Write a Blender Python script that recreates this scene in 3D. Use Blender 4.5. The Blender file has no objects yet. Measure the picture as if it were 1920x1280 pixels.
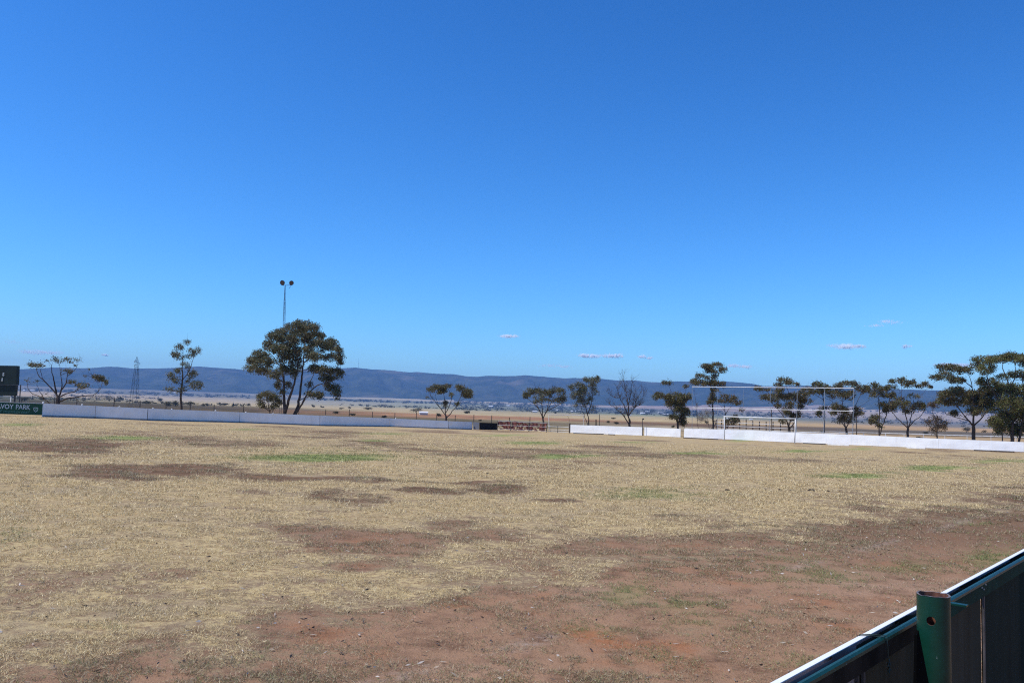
import bpy, bmesh, math, random
import numpy as np
from mathutils import Vector, Matrix

random.seed(7)
RNG = np.random.default_rng(7)
SC = bpy.context.scene
COL = SC.collection

# ------------------------------------------------------------------ camera
F_PX = 1550.0
PITCH, ROLL, EYE = math.radians(4.61), math.radians(1.72), 1.6
FW = np.array([0, math.cos(PITCH), math.sin(PITCH)])
_R0, _U0 = np.array([1.0, 0, 0]), np.array([0, -math.sin(PITCH), math.cos(PITCH)])
RT = math.cos(ROLL) * _R0 + math.sin(ROLL) * _U0
UP = -math.sin(ROLL) * _R0 + math.cos(ROLL) * _U0
CAM = np.array([0, 0, EYE])
cd = bpy.data.cameras.new("camera")
cam = bpy.data.objects.new("camera", cd)
COL.objects.link(cam)
cd.sensor_width = 36.0
cd.lens = F_PX / 1920 * 36.0
cd.clip_start, cd.clip_end = 0.05, 60000
M = Matrix.Identity(4)
for i in range(3):
    M[i][0], M[i][1], M[i][2] = RT[i], UP[i], -FW[i]
M.translation = Vector(CAM)
cam.matrix_world = M
SC.camera = cam

# ------------------------------------------------------------------ sky, sun, exposure
SUN_AZ, SUN_EL = math.radians(-106), math.radians(58)      # azimuth from +Y towards +X
w = bpy.data.worlds.new("World")
SC.world = w
w.use_nodes = True
wt = w.node_tree
wt.nodes.clear()
wo = wt.nodes.new("ShaderNodeOutputWorld")
bg = wt.nodes.new("ShaderNodeBackground")
sky = wt.nodes.new("ShaderNodeTexSky")
sky.sky_type = 'NISHITA'
sky.sun_disc = False
sky.sun_elevation = SUN_EL
sky.sun_rotation = SUN_AZ
sky.altitude = 100
sky.air_density = 1.0
sky.dust_density = 0.3
sky.ozone_density = 2.0
# deep, clear inland sky: each channel of the sky's radiance gets its own contrast
sepc = wt.nodes.new("ShaderNodeSeparateColor")
comb = wt.nodes.new("ShaderNodeCombineColor")
wt.links.new(sky.outputs[0], sepc.inputs[0])
for ch, (pw, gain) in enumerate(((1.85, .195), (1.45, .62), (1.37, 1.03))):
    a = wt.nodes.new("ShaderNodeMath")
    a.operation = 'POWER'
    a.inputs[1].default_value = pw
    b = wt.nodes.new("ShaderNodeMath")
    b.operation = 'MULTIPLY'
    b.inputs[1].default_value = gain
    wt.links.new(sepc.outputs[ch], a.inputs[0])
    wt.links.new(a.outputs[0], b.inputs[0])
    wt.links.new(b.outputs[0], comb.inputs[ch])
wt.links.new(comb.outputs[0], bg.inputs[0])
bg.inputs[1].default_value = 0.10
wt.links.new(bg.outputs[0], wo.inputs[0])

sl = bpy.data.lights.new("sun", 'SUN')
sl.energy = 4.7
sl.angle = math.radians(0.53)
sl.color = (1.0, 0.94, 0.84)
sun = bpy.data.objects.new("sun", sl)
COL.objects.link(sun)
SUND = Vector((math.sin(SUN_AZ) * math.cos(SUN_EL), math.cos(SUN_AZ) * math.cos(SUN_EL), math.sin(SUN_EL)))
sun.rotation_euler = SUND.to_track_quat('Z', 'Y').to_euler()
SC.view_settings.view_transform = 'Standard'
SC.view_settings.look = 'None'
SC.view_settings.exposure = 0.0
SC.view_settings.gamma = 1.0
SC.cycles.max_bounces = 6
SC.cycles.diffuse_bounces = 3
SC.cycles.transparent_max_bounces = 8
SC.cycles.use_denoising = False
SC.cycles.filter_width = 1.15

# ------------------------------------------------------------------ projection helpers
def ray(px, py):
    return FW + (px - 960) / F_PX * RT + (640 - py) / F_PX * UP
def at(px, py, Y):
    d = ray(px, py)
    return CAM + d * (Y / d[1])
def proj(P):
    v = P - CAM
    k = v @ FW
    k = np.where(np.abs(k) < 1e-3, 1e-3, k)
    return 960 + F_PX * (v @ RT) / k, 640 - F_PX * (v @ UP) / k, k
def hor(px):
    return 765 + 0.03003 * (px - 960)
def S(a, b, x):
    t = np.clip((x - a) / (b - a), 0, 1)
    return t * t * (3 - 2 * t)

# value noise -------------------------------------------------------
_PERM = np.random.default_rng(3).random((256, 256))
def vnoise(x, y):
    xi, yi = np.floor(x).astype(int), np.floor(y).astype(int)
    fx, fy = x - xi, y - yi
    fx, fy = fx * fx * (3 - 2 * fx), fy * fy * (3 - 2 * fy)
    a, b = _PERM[xi & 255, yi & 255], _PERM[(xi + 1) & 255, yi & 255]
    c, d = _PERM[xi & 255, (yi + 1) & 255], _PERM[(xi + 1) & 255, (yi + 1) & 255]
    return (a * (1 - fx) + b * fx) * (1 - fy) + (c * (1 - fx) + d * fx) * fy
def fbm(x, y, o=4):
    s, a, t = 0, 1, 0
    for k in range(o):
        s = s + a * vnoise(x * 2 ** k + 17.3 * k, y * 2 ** k + 5.1 * k)
        t += a
        a *= .5
    return s / t

# terrain -----------------------------------------------------------
_D = np.log(np.array([60., 200, 400, 800, 1500, 3000, 4500, 6500, 9500]))
_V = np.array([60., 28, 17, 11, 7, 3, -4, -12, -12])
def gz(x, y):
    x, y = np.asarray(x, float), np.asarray(y, float)
    yc, xc = np.clip(y, -10, 112), np.clip(x, -60, 75)
    f = -0.0129 * yc - 0.011 * xc + 0.00018 * xc * xc
    for (cx, cy), wk in RISE:
        f = f + wk * np.exp(-((x - cx) / 13) ** 2 - ((y - cy) / 13) ** 2)
    f = np.where(yc < 0, -0.003 * xc, f)
    d = np.hypot(x, y) + 1e-6
    v = np.interp(np.log(d), _D, _V)
    k = 1 + 0.85 * S(0.08, 0.36, x / np.maximum(y, 1)) 
    k = np.where(y > 0, k, 0)
    v = np.where(v < 0, v * k, v)
    far = EYE - v * d / F_PX
    far = far + (fbm(x / 260, y / 260, 3) - .5) * np.clip(d - 1500, 0, 4000) / 4000 * 14
    wgt = S(116, 200, d)
    micro = (fbm(x / 1.7, y / 1.7, 3) - .5) * 0.05 * S(2, 5, d) * (1 - S(60, 120, d))
    return f * (1 - wgt) + far * wgt + micro
# the field's slight rise and fall along the sunlit fence (bottom edge seen at these pixels, depth Y)
RISE = []
_foot = [(1069, 811.3, 113), (1205, 816.6, 105.5), (1279, 820, 101.5), (1358, 823.5, 97.5), (1490, 829.7, 91), (1597, 834.4, 86), (1760, 841, 80), (1920, 847.5, 75), (2080, 855, 70)]
_P = np.array([at(*f) for f in _foot])
_res = _P[:, 2] - gz(_P[:, 0], _P[:, 1])
_K = np.exp(-((_P[:, None, :2] - _P[None, :, :2]) ** 2).sum(-1) / 13 ** 2)
_w = np.linalg.solve(_K + np.eye(len(_P)) * .02, _res)
RISE = [((p[0], p[1]), float(k)) for p, k in zip(_P, _w)]
def ghit(px, py, d0=2.0, d1=9000.0):
    """point of the ground seen at a pixel"""
    d = ray(px, py)
    ts = np.exp(np.linspace(math.log(d0), math.log(d1), 3000))
    P = CAM + ts[:, None] * d
    under = P[:, 2] <= gz(P[:, 0], P[:, 1])
    i = int(np.argmax(under)) if under.any() else len(ts) - 1
    p = P[i].copy()
    p[2] = float(gz(p[0], p[1]))
    return p
def gat(px, Y):
    """ground point in the pixel column px at world depth Y"""
    p = at(px, hor(px), Y)
    for _ in range(6):
        p[2] = float(gz(p[0], p[1]))
        q = proj(p)
        p[0] += (px - q[0]) / F_PX * Y
    p[2] = float(gz(p[0], p[1]))
    return p

# ------------------------------------------------------------------ node materials
def new_mat(name):
    m = bpy.data.materials.new(name)
    m.use_nodes = True
    nt = m.node_tree
    b = nt.nodes['Principled BSDF']
    b.inputs['Specular IOR Level'].default_value = 0.25
    return m, nt, b
def N(nt, kind, **kw):
    n = nt.nodes.new(kind)
    for k, v in kw.items():
        if k in n.inputs:
            n.inputs[k].default_value = v
        else:
            setattr(n, k, v)
    return n
def mixc(nt, fac, a, b, blend='MIX'):
    n = nt.nodes.new('ShaderNodeMix')
    n.data_type = 'RGBA'
    n.blend_type = blend
    for idx, val in ((0, fac), (6, a), (7, b)):
        if isinstance(val, (int, float, tuple)):
            n.inputs[idx].default_value = val if idx == 0 else (*val, 1)
        else:
            nt.links.new(val, n.inputs[idx])
    return n.outputs[2]
def mth(nt, op, a, b=None, c=None, clamp=False):
    n = nt.nodes.new('ShaderNodeMath')
    n.operation = op
    n.use_clamp = clamp
    for i, v in enumerate((a, b, c)):
        if v is None:
            continue
        if isinstance(v, (int, float)):
            n.inputs[i].default_value = v
        else:
            nt.links.new(v, n.inputs[i])
    return n.outputs[0]
def ramp(nt, x, lo, hi):
    n = nt.nodes.new('ShaderNodeMapRange')
    n.interpolation_type = 'SMOOTHSTEP'
    nt.links.new(x, n.inputs[0])
    n.inputs[1].default_value, n.inputs[2].default_value = lo, hi
    return n.outputs[0]
def noise(nt, scale, detail=4, vec=None, rough=.55):
    n = N(nt, 'ShaderNodeTexNoise', Scale=scale, Detail=detail, Roughness=rough)
    if vec is None:
        vec = nt.nodes.new('ShaderNodeTexCoord').outputs['Object']
    nt.links.new(vec, n.inputs['Vector'])
    return n.outputs['Fac']
def plain(name, c1, c2=None, scale=6.0, rough=.6, metal=0.0, bump=0.0, spec=.3):
    m, nt, b = new_mat(name)
    c2 = c2 or tuple(x * .75 for x in c1)
    f = ramp(nt, noise(nt, scale, 6), .35, .68)
    nt.links.new(mixc(nt, f, c1, c2), b.inputs['Base Color'])
    b.inputs['Roughness'].default_value = rough
    b.inputs['Metallic'].default_value = metal
    b.inputs['Specular IOR Level'].default_value = spec
    if bump:
        bp = N(nt, 'ShaderNodeBump', Strength=bump, Distance=.01)
        nt.links.new(noise(nt, scale * 3, 4), bp.inputs['Height'])
        nt.links.new(bp.outputs[0], b.inputs['Normal'])
    return m
def leafmat(name, trans=.25):
    m, nt, b = new_mat(name)
    at_ = N(nt, 'ShaderNodeAttribute', attribute_name='tint')
    nt.links.new(at_.outputs['Color'], b.inputs['Base Color'])
    b.inputs['Roughness'].default_value = .5
    tr = nt.nodes.new('ShaderNodeBsdfTranslucent')
    nt.links.new(at_.outputs['Color'], tr.inputs['Color'])
    mx = nt.nodes.new('ShaderNodeMixShader')
    mx.inputs[0].default_value = trans
    out = nt.nodes['Material Output']
    nt.links.new(b.outputs[0], mx.inputs[1])
    nt.links.new(tr.outputs[0], mx.inputs[2])
    nt.links.new(mx.outputs[0], out.inputs['Surface'])
    return m

MAT = {}
MAT['bark'] = plain('bark', (.085, .062, .048), (.04, .03, .026), 3, .9)
MAT['palebark'] = plain('pale_bark', (.26, .22, .18), (.12, .09, .07), 2, .9)
MAT['leaf'] = leafmat('gum_leaf', .38)
def sheet_mat():
    m, nt, b = new_mat('white_sheet')
    tc = nt.nodes.new('ShaderNodeTexCoord').outputs['Object']
    mp = N(nt, 'ShaderNodeMapping')
    mp.inputs['Scale'].default_value = (2.2, 2.2, .35)
    nt.links.new(tc, mp.inputs['Vector'])
    c = mixc(nt, ramp(nt, noise(nt, .8, 6), .35, .7), (.84, .84, .83), (.77, .765, .75))
    c = mixc(nt, mth(nt, 'MULTIPLY', ramp(nt, noise(nt, 1.6, 6, vec=mp.outputs[0], rough=.7), .54, .74), .45), c, (.60, .57, .52))
    nt.links.new(c, b.inputs['Base Color'])
    b.inputs['Roughness'].default_value = .5
    return m
MAT['sheet'] = sheet_mat()
MAT['sheetback'] = plain('fence_frame', (.10, .09, .08), (.05, .045, .04), 4, .8)
MAT['kick'] = plain('grey_kickboard', (.34, .35, .37), (.22, .22, .23), 1.5, .8)
MAT['whitepaint'] = plain('white_paint', (.78, .78, .76), (.62, .60, .56), 2, .5)
MAT['galv'] = plain('galvanised_steel', (.42, .43, .44), (.30, .31, .32), 5, .45, .6)
MAT['darksteel'] = plain('dark_steel', (.07, .075, .08), (.045, .045, .05), 4, .6, .3)
MAT['timber'] = plain('weathered_timber', (.11, .085, .065), (.055, .043, .035), 6, .9)
MAT['signgreen'] = plain('sign_green', (.008, .075, .035), (.006, .06, .028), 2, .5)
MAT['signwhite'] = plain('sign_white', (.62, .66, .66), (.5, .55, .55), 3, .6)
MAT['signpale'] = plain('sign_pale_green', (.16, .33, .24), (.10, .25, .17), 3, .6)
MAT['board'] = plain('board_green', (.010, .022, .018), (.006, .014, .012), 1, .55)
MAT['black'] = plain('black_mesh', (.012, .012, .012), (.007, .007, .007), 4, .9)
MAT['red'] = plain('red_netting', (.20, .05, .035), (.10, .04, .03), 2.2, .8)
MAT['roof'] = plain('iron_roof', (.70, .70, .72), (.55, .55, .57), .2, .4)
MAT['wallpaint'] = plain('house_wall', (.55, .52, .47), (.42, .40, .36), .2, .8)
MAT['lampglass'] = plain('lamp_glass', (.14, .09, .07), (.07, .05, .045), 4, .25)

# ------------------------------------------------------------------ object helpers
def tag(o, label=None, cat=None, group=None, kind=None):
    for k, v in (('label', label), ('category', cat), ('group', group), ('kind', kind)):
        if v:
            o[k] = v
    return o
def empty(name, loc, label, cat, group=None):
    o = bpy.data.objects.new(name, None)
    COL.objects.link(o)
    o.location = Vector(loc)
    o.empty_display_size = .3
    return tag(o, label, cat, group)
def link(name, me, mats, parent=None, label=None):
    if not isinstance(mats, (list, tuple)):
        mats = [mats]
    for m in mats:
        me.materials.append(m)
    o = bpy.data.objects.new(name, me)
    COL.objects.link(o)
    if parent is not None:
        top = parent
        off = Vector(parent.location)
        while top.parent is not None:
            top = top.parent
            off = off + top.location
        o.parent = parent
        me.transform(Matrix.Translation(-off))
    if label:
        o['label'] = label
    return o
class MB:
    def __init__(s):
        s.v, s.f, s.mi, s.mat = [], [], [], 0
    def add(s, vs, fs):
        k = len(s.v)
        s.v += [tuple(map(float, p)) for p in vs]
        for f in fs:
            s.f.append([i + k for i in f])
            s.mi.append(s.mat)
    def frame(s, o, ax, ay, az):
        """box with corner-centre o and half-axis vectors"""
        o, ax, ay, az = map(np.asarray, (o, ax, ay, az))
        vs = [o + a * ax + b * ay + c * az for c in (-1, 1) for b in (-1, 1) for a in (-1, 1)]
        s.add(vs, [(0, 2, 3, 1), (4, 5, 7, 6), (0, 1, 5, 4), (2, 6, 7, 3), (0, 4, 6, 2), (1, 3, 7, 5)])
    def bar(s, p, q, wd, ht, up=(0, 0, 1)):
        p, q = np.asarray(p, float), np.asarray(q, float)
        d = (q - p)
        L = np.linalg.norm(d)
        d = d / L
        sd = np.cross(d, up)
        if np.linalg.norm(sd) < 1e-4:
            sd = np.cross(d, (0, 1, 0))
        sd /= np.linalg.norm(sd)
        u = np.cross(sd, d)
        s.frame((p + q) / 2, d * L / 2, sd * wd / 2, u * ht / 2)
    def tube(s, pts, rad, n=6, cap=True):
        pts = np.asarray(pts, float)
        rad = np.broadcast_to(np.asarray(rad, float), (len(pts),))
        T = np.gradient(pts, axis=0)
        T /= np.linalg.norm(T, axis=1)[:, None] + 1e-9
        ref = np.array([0.31, 0.95, 0.05]) if abs(T[0] @ np.array([.31, .95, .05])) < .95 else np.array([1., 0, 0])
        vs, fs = [], []
        ang = np.arange(n) * 2 * math.pi / n
        for p, t, r in zip(pts, T, rad):
            a = np.cross(t, ref)
            a /= np.linalg.norm(a) + 1e-9
            b = np.cross(t, a)
            ref = np.cross(a, t) if False else ref
            for g in ang:
                vs.append(p + r * (math.cos(g) * a + math.sin(g) * b))
        for i in range(len(pts) - 1):
            for j in range(n):
                fs.append((i * n + j, i * n + (j + 1) % n, (i + 1) * n + (j + 1) % n, (i + 1) * n + j))
        if cap:
            fs.append(tuple(range(n))[::-1])
            fs.append(tuple((len(pts) - 1) * n + j for j in range(n)))
        s.add(vs, fs)
    def build(s, name, mats, parent=None, smooth=False, label=None):
        me = bpy.data.meshes.new(name)
        me.from_pydata(s.v, [], s.f)
        if isinstance(mats, (list, tuple)):
            me.polygons.foreach_set('material_index', s.mi)
        if smooth:
            me.polygons.foreach_set('use_smooth', [True] * len(me.polygons))
        me.update()
        return link(name, me, mats, parent, label)
def fast_mesh(name, V, n_per, tint=None):
    """V (k,n_per,3) -> mesh of k separate n-gons with a per-face tint"""
    k = V.shape[0]
    me = bpy.data.meshes.new(name)
    me.vertices.add(k * n_per)
    me.vertices.foreach_set('co', V.astype(np.float32).ravel())
    me.loops.add(k * n_per)
    me.loops.foreach_set('vertex_index', np.arange(k * n_per, dtype=np.int32))
    me.polygons.add(k)
    me.polygons.foreach_set('loop_start', np.arange(0, k * n_per, n_per, dtype=np.int32))
    me.update(calc_edges=True)
    if tint is not None:
        a = me.attributes.new('tint', 'FLOAT_COLOR', 'POINT')
        c = np.ones((k, n_per, 4), np.float32)
        c[..., :3] = tint[:, None, :]
        a.data.foreach_set('color', c.ravel())
    me.validate()
    return me
def rand_dirs(n, rng=RNG):
    v = rng.normal(size=(n, 3))
    return v / (np.linalg.norm(v, axis=1)[:, None] + 1e-9)
def leaf_quads(C, L, W, down=.35, flat=0.0):
    """diamond leaves at C with long axis biased down"""
    n = len(C)
    d = rand_dirs(n)
    d[:, 2] = d[:, 2] * (1 - flat) - down
    d /= np.linalg.norm(d, axis=1)[:, None]
    s = np.cross(d, rand_dirs(n))
    s /= np.linalg.norm(s, axis=1)[:, None] + 1e-9
    L, W = np.asarray(L)[:, None], np.asarray(W)[:, None]
    return np.stack([C - d * L / 2, C + s * W / 2, C + d * L / 2, C - s * W / 2], 1)

# ------------------------------------------------------------------ ground masks, laid out where the photo shows them
def gauss_sum(px, py, L):
    m = np.zeros_like(px)
    for (x, y, rx, ry, a) in L:
        m = np.maximum(m, a * np.exp(-(((px - x) / rx) ** 2 + ((py - y) / ry) ** 2) * .8))
    return m
SOIL = [(100, 836, 200, 12, 1.3), (-60, 835, 120, 14, 1.2), (330, 886, 210, 13, 1.25), (180, 876, 120, 8, .8), (560, 905, 130, 12, 1.0), (780, 911, 130, 10, 1.2),
        (860, 915, 90, 8, 1.), (1005, 943, 40, 6, 1.3), (1220, 964, 64, 10, 1.4), (180, 1078, 130, 20, .7), (50, 1098, 90, 26, .95), (700, 832, 130, 8, .6),
        (560, 806, 180, 4, .45), (300, 808, 160, 4, .45), (1000, 868, 240, 9, .48), (1300, 866, 260, 8, .5), (820, 844, 110, 5, .55),
        (480, 1022, 120, 18, .55), (560, 990, 150, 20, .7), (660, 1010, 150, 24, .85), (760, 1015, 100, 24, .95), (700, 1062, 170, 26, .72), (900, 1005, 110, 20, .75), (830, 975, 110, 10, .7), (1000, 985, 80, 10, .6), (430, 940, 160, 8, .5), (620, 935, 120, 8, .6), (300, 1060, 90, 12, .55), (560, 960, 120, 10, .5),
        (1180, 845, 200, 4, .45), (1560, 862, 160, 4, .4), (1440, 832, 120, 3, .4), (260, 1110, 60, 10, .6), (430, 1110, 60, 12, .6), (1750, 900, 170, 8, .42), (1680, 920, 160, 8, .4),
        (1010, 1060, 60, 14, .75), (1040, 880, 120, 5, .45), (1600, 930, 100, 8, .4), (640, 870, 140, 5, .3), (1500, 870, 120, 5, .4), (1900, 940, 120, 14, .8)]
GREEN = [(595, 858, 130, 7, 1.25), (640, 860, 70, 5, 1.1), (230, 821, 85, 3.6, .95), (40, 796, 50, 3, .9), (460, 805, 36, 2, .8), (700, 826, 40, 2.6, .85), (730, 813, 60, 2.2, .8),
         (1000, 830, 60, 3.4, 1.), (950, 816, 70, 2.2, .9), (1062, 855, 62, 3.6, 1.1), (1190, 829, 55, 2.6, .8), (1310, 850, 66, 3.2, 1.), (1392, 826, 50, 2.6, .8),
         (1500, 846, 62, 3.2, 1.), (1610, 841, 55, 2.2, .85), (1600, 891, 78, 6, 1.1), (1760, 877, 78, 4, 1.05), (1880, 864, 60, 3.2, .95), (1220, 927, 120, 11, .7),
         (1180, 1112, 60, 26, .85), (1280, 1135, 80, 20, .65), (1120, 1180, 100, 22, .55), (1560, 1080, 130, 26, .6), (1870, 1050, 80, 26, .75), (1820, 980, 50, 6, .7),
         (20, 1005, 60, 26, .38), (1320, 1165, 100, 30, .55), (1480, 1050, 90, 16, .5), (1700, 1060, 100, 20, .6), (1250, 1225, 110, 22, .45), (1500, 1240, 90, 20, .5), (640, 850, 190, 14, .4), (210, 1175, 50, 12, .3)]
def masks(x, y, z):
    P = np.stack([x, y, z], 1)
    px, py, k = proj(P)
    front = (k > .3) & (np.abs(px - 960) < 2200) & (py < 2600)
    px, py = np.where(front, px, 5000.), np.where(front, py, 900.)
    wx = (fbm(x / 2.2, y / 2.2, 4) - .5)
    jx, jy = wx * 120, (fbm(x / 1.6 + 40, y / 1.6, 4) - .5) * np.clip((py - 790) * .45, 2, 90)
    wx2 = fbm(x / 5 + 12, y / 5 + 3, 5) - .5
    wy2 = fbm(x / 4 + 50, y / 6 + 31, 5) - .5
    qx = px + jx + wx2 * 190 * S(800, 900, py)
    qy = py + jy + wy2 * np.clip((py - 800) * .26, 2, 60)
    yb = np.interp(px, [-900, 0, 200, 400, 600, 800, 930, 1040, 1200, 1400, 1600, 1800, 1920, 2600], [1330, 1256, 1236, 1192, 1158, 1118, 1078, 1042, 1022, 1002, 968, 950, 932, 870])
    soil = S(-120, 95, qy - yb) * .96
    lower, spots = soil, gauss_sum(qx, qy, SOIL)
    tan_in = gauss_sum(qx, qy, [(1080, 1085, 70, 14, .7), (1000, 1080, 60, 16, .5), (620, 1160, 60, 12, .3), (840, 1110, 70, 14, .4)])
    brk = fbm(x / 1.1 + 70, y / 1.1 + 20, 5)
    bare = S(1050, 1250, px) * S(990, 1040, py)
    soil = lower * (1 - tan_in) * (.62 + .12 * bare + (.5 - .12 * bare) * S(.34, .58, brk))
    soil = np.maximum(soil, spots * (1 - tan_in) * (.62 + .52 * S(.36, .60, fbm(x / 1.9 + 8, y / 2.6 + 40, 5))))
    green = gauss_sum(px + jx * .5, py + jy * .35, GREEN)
    far_f = S(14, 30, np.hypot(x, y))
    soil = np.maximum(soil, far_f * .56 * S(.48, .72, fbm(x / 6.5 + 31, y / 9.0 + 3, 5)))
    # outside the photo: the same field goes on
    out = S(980, 1250, np.abs(px - 960)) 
    soil = soil * (1 - out * .3) + out * .3 * S(.5, .7, fbm(x / 5 + 9, y / 5, 4))
    # faded boundary line from (1050,1190) to (1920,945)
    a, b = LINE
    t = ((x - a[0]) * (b[0] - a[0]) + (y - a[1]) * (b[1] - a[1])) / ((b[0] - a[0]) ** 2 + (b[1] - a[1]) ** 2)
    dx, dy = x - a[0] - t * (b[0] - a[0]), y - a[1] - t * (b[1] - a[1])
    ln = np.exp(-(np.hypot(dx, dy) / .085) ** 2) * S(-.3, 0, t) * (1 - S(1.8, 2.4, t)) * S(.42, .62, fbm(x / .9 + 3, y / .9, 4))
    return soil, green, ln
LINE = (ghit(1050, 1190)[:2], ghit(1920, 946)[:2])

# far fields: colour stops over rows below the horizon (v) in five columns
FARCOL = {
    0:    [(-14, (.20, .17, .14)), (-6, (.13, .13, .12)), (-3, (.40, .31, .24)), (4, (.42, .31, .22)), (6, (.075, .08, .05)), (12, (.08, .075, .045)), (15, (.065, .05, .03)), (30, (.12, .09, .05))],
    420:  [(-14, (.20, .17, .14)), (-6, (.16, .15, .12)), (0, (.40, .31, .23)), (11, (.42, .33, .22)), (12, (.10, .075, .045)), (20, (.09, .065, .04)), (26, (.18, .12, .07)), (40, (.24, .18, .1))],
    800:  [(-16, (.40, .33, .25)), (-9, (.42, .34, .25)), (-6, (.11, .12, .09)), (-3, (.30, .28, .2)), (4, (.24, .24, .17)), (8, (.40, .31, .21)), (14, (.42, .32, .21)), (15.5, (.36, .19, .115)), (21, (.33, .18, .11)), (24, (.11, .09, .055)), (30, (.14, .11, .06)), (40, (.3, .22, .13))],
    1000: [(-16, (.40, .33, .25)), (-9, (.40, .32, .25)), (-6, (.10, .11, .09)), (4, (.14, .14, .10)), (8, (.36, .29, .2)), (15, (.40, .31, .20)), (16, (.31, .16, .10)), (20, (.31, .16, .10)), (22, (.34, .27, .17)), (26, (.12, .09, .06)), (33, (.15, .12, .07)), (40, (.32, .23, .13))],
    1250: [(-20, (.30, .21, .18)), (-8, (.36, .25, .21)), (-5, (.13, .13, .13)), (3, (.14, .15, .12)), (7, (.26, .26, .17)), (9, (.42, .32, .20)), (17, (.44, .33, .20)), (19, (.15, .09, .06)), (24, (.16, .10, .07)), (26, (.34, .27, .20)), (31, (.32, .25, .18)), (45, (.32, .23, .13))],
    1700: [(-24, (.26, .20, .19)), (-16, (.40, .31, .26)), (-2, (.36, .28, .24)), (3, (.15, .14, .14)), (10, (.20, .17, .16)), (13, (.42, .27, .17)), (18, (.36, .24, .15)), (20, (.12, .10, .09)), (27, (.13, .10, .08)), (29, (.38, .26, .16)), (40, (.36, .25, .15)), (50, (.36, .26, .15))],
}
def far_colour(x, y, z):
    px, py, k = proj(np.stack([x, y, z], 1))
    front = k > 5
    px = np.where(front, px, 0.)
    v = np.where(front, py - hor(px), 20.)
    d = np.hypot(x, y)
    az = np.arctan2(x, y)
    n1 = fbm(az * 26, np.log(d + 1) * 9, 4) - .5
    n2 = fbm(az * 90 + 11, np.log(d + 1) * 26, 3) - .5
    v = v + n1 * 3.4 + n2 * 1.2
    keys = sorted(FARCOL)
    cols = []
    for kx in keys:
        st = FARCOL[kx]
        vv = [s[0] for s in st]
        cols.append(np.stack([np.interp(v, vv, [s[1][c] for s in st]) for c in range(3)], 1))
    xs = px + n1 * 260
    out = np.zeros((len(x), 3))
    for i in range(len(keys)):
        lo = keys[i - 1] if i else -1e9
        hi = keys[i + 1] if i < len(keys) - 1 else 1e9
        wl = np.clip((xs - lo) / max(keys[i] - lo, 1), 0, 1) if i else np.ones_like(xs)
        wr = np.clip((hi - xs) / max(hi - keys[i], 1), 0, 1) if i < len(keys) - 1 else np.ones_like(xs)
        out += cols[i] * np.where(xs < keys[i], wl, wr)[:, None]
    return out * (1 + n2[:, None] * .5) * np.array([.95, .95, .80])

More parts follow.
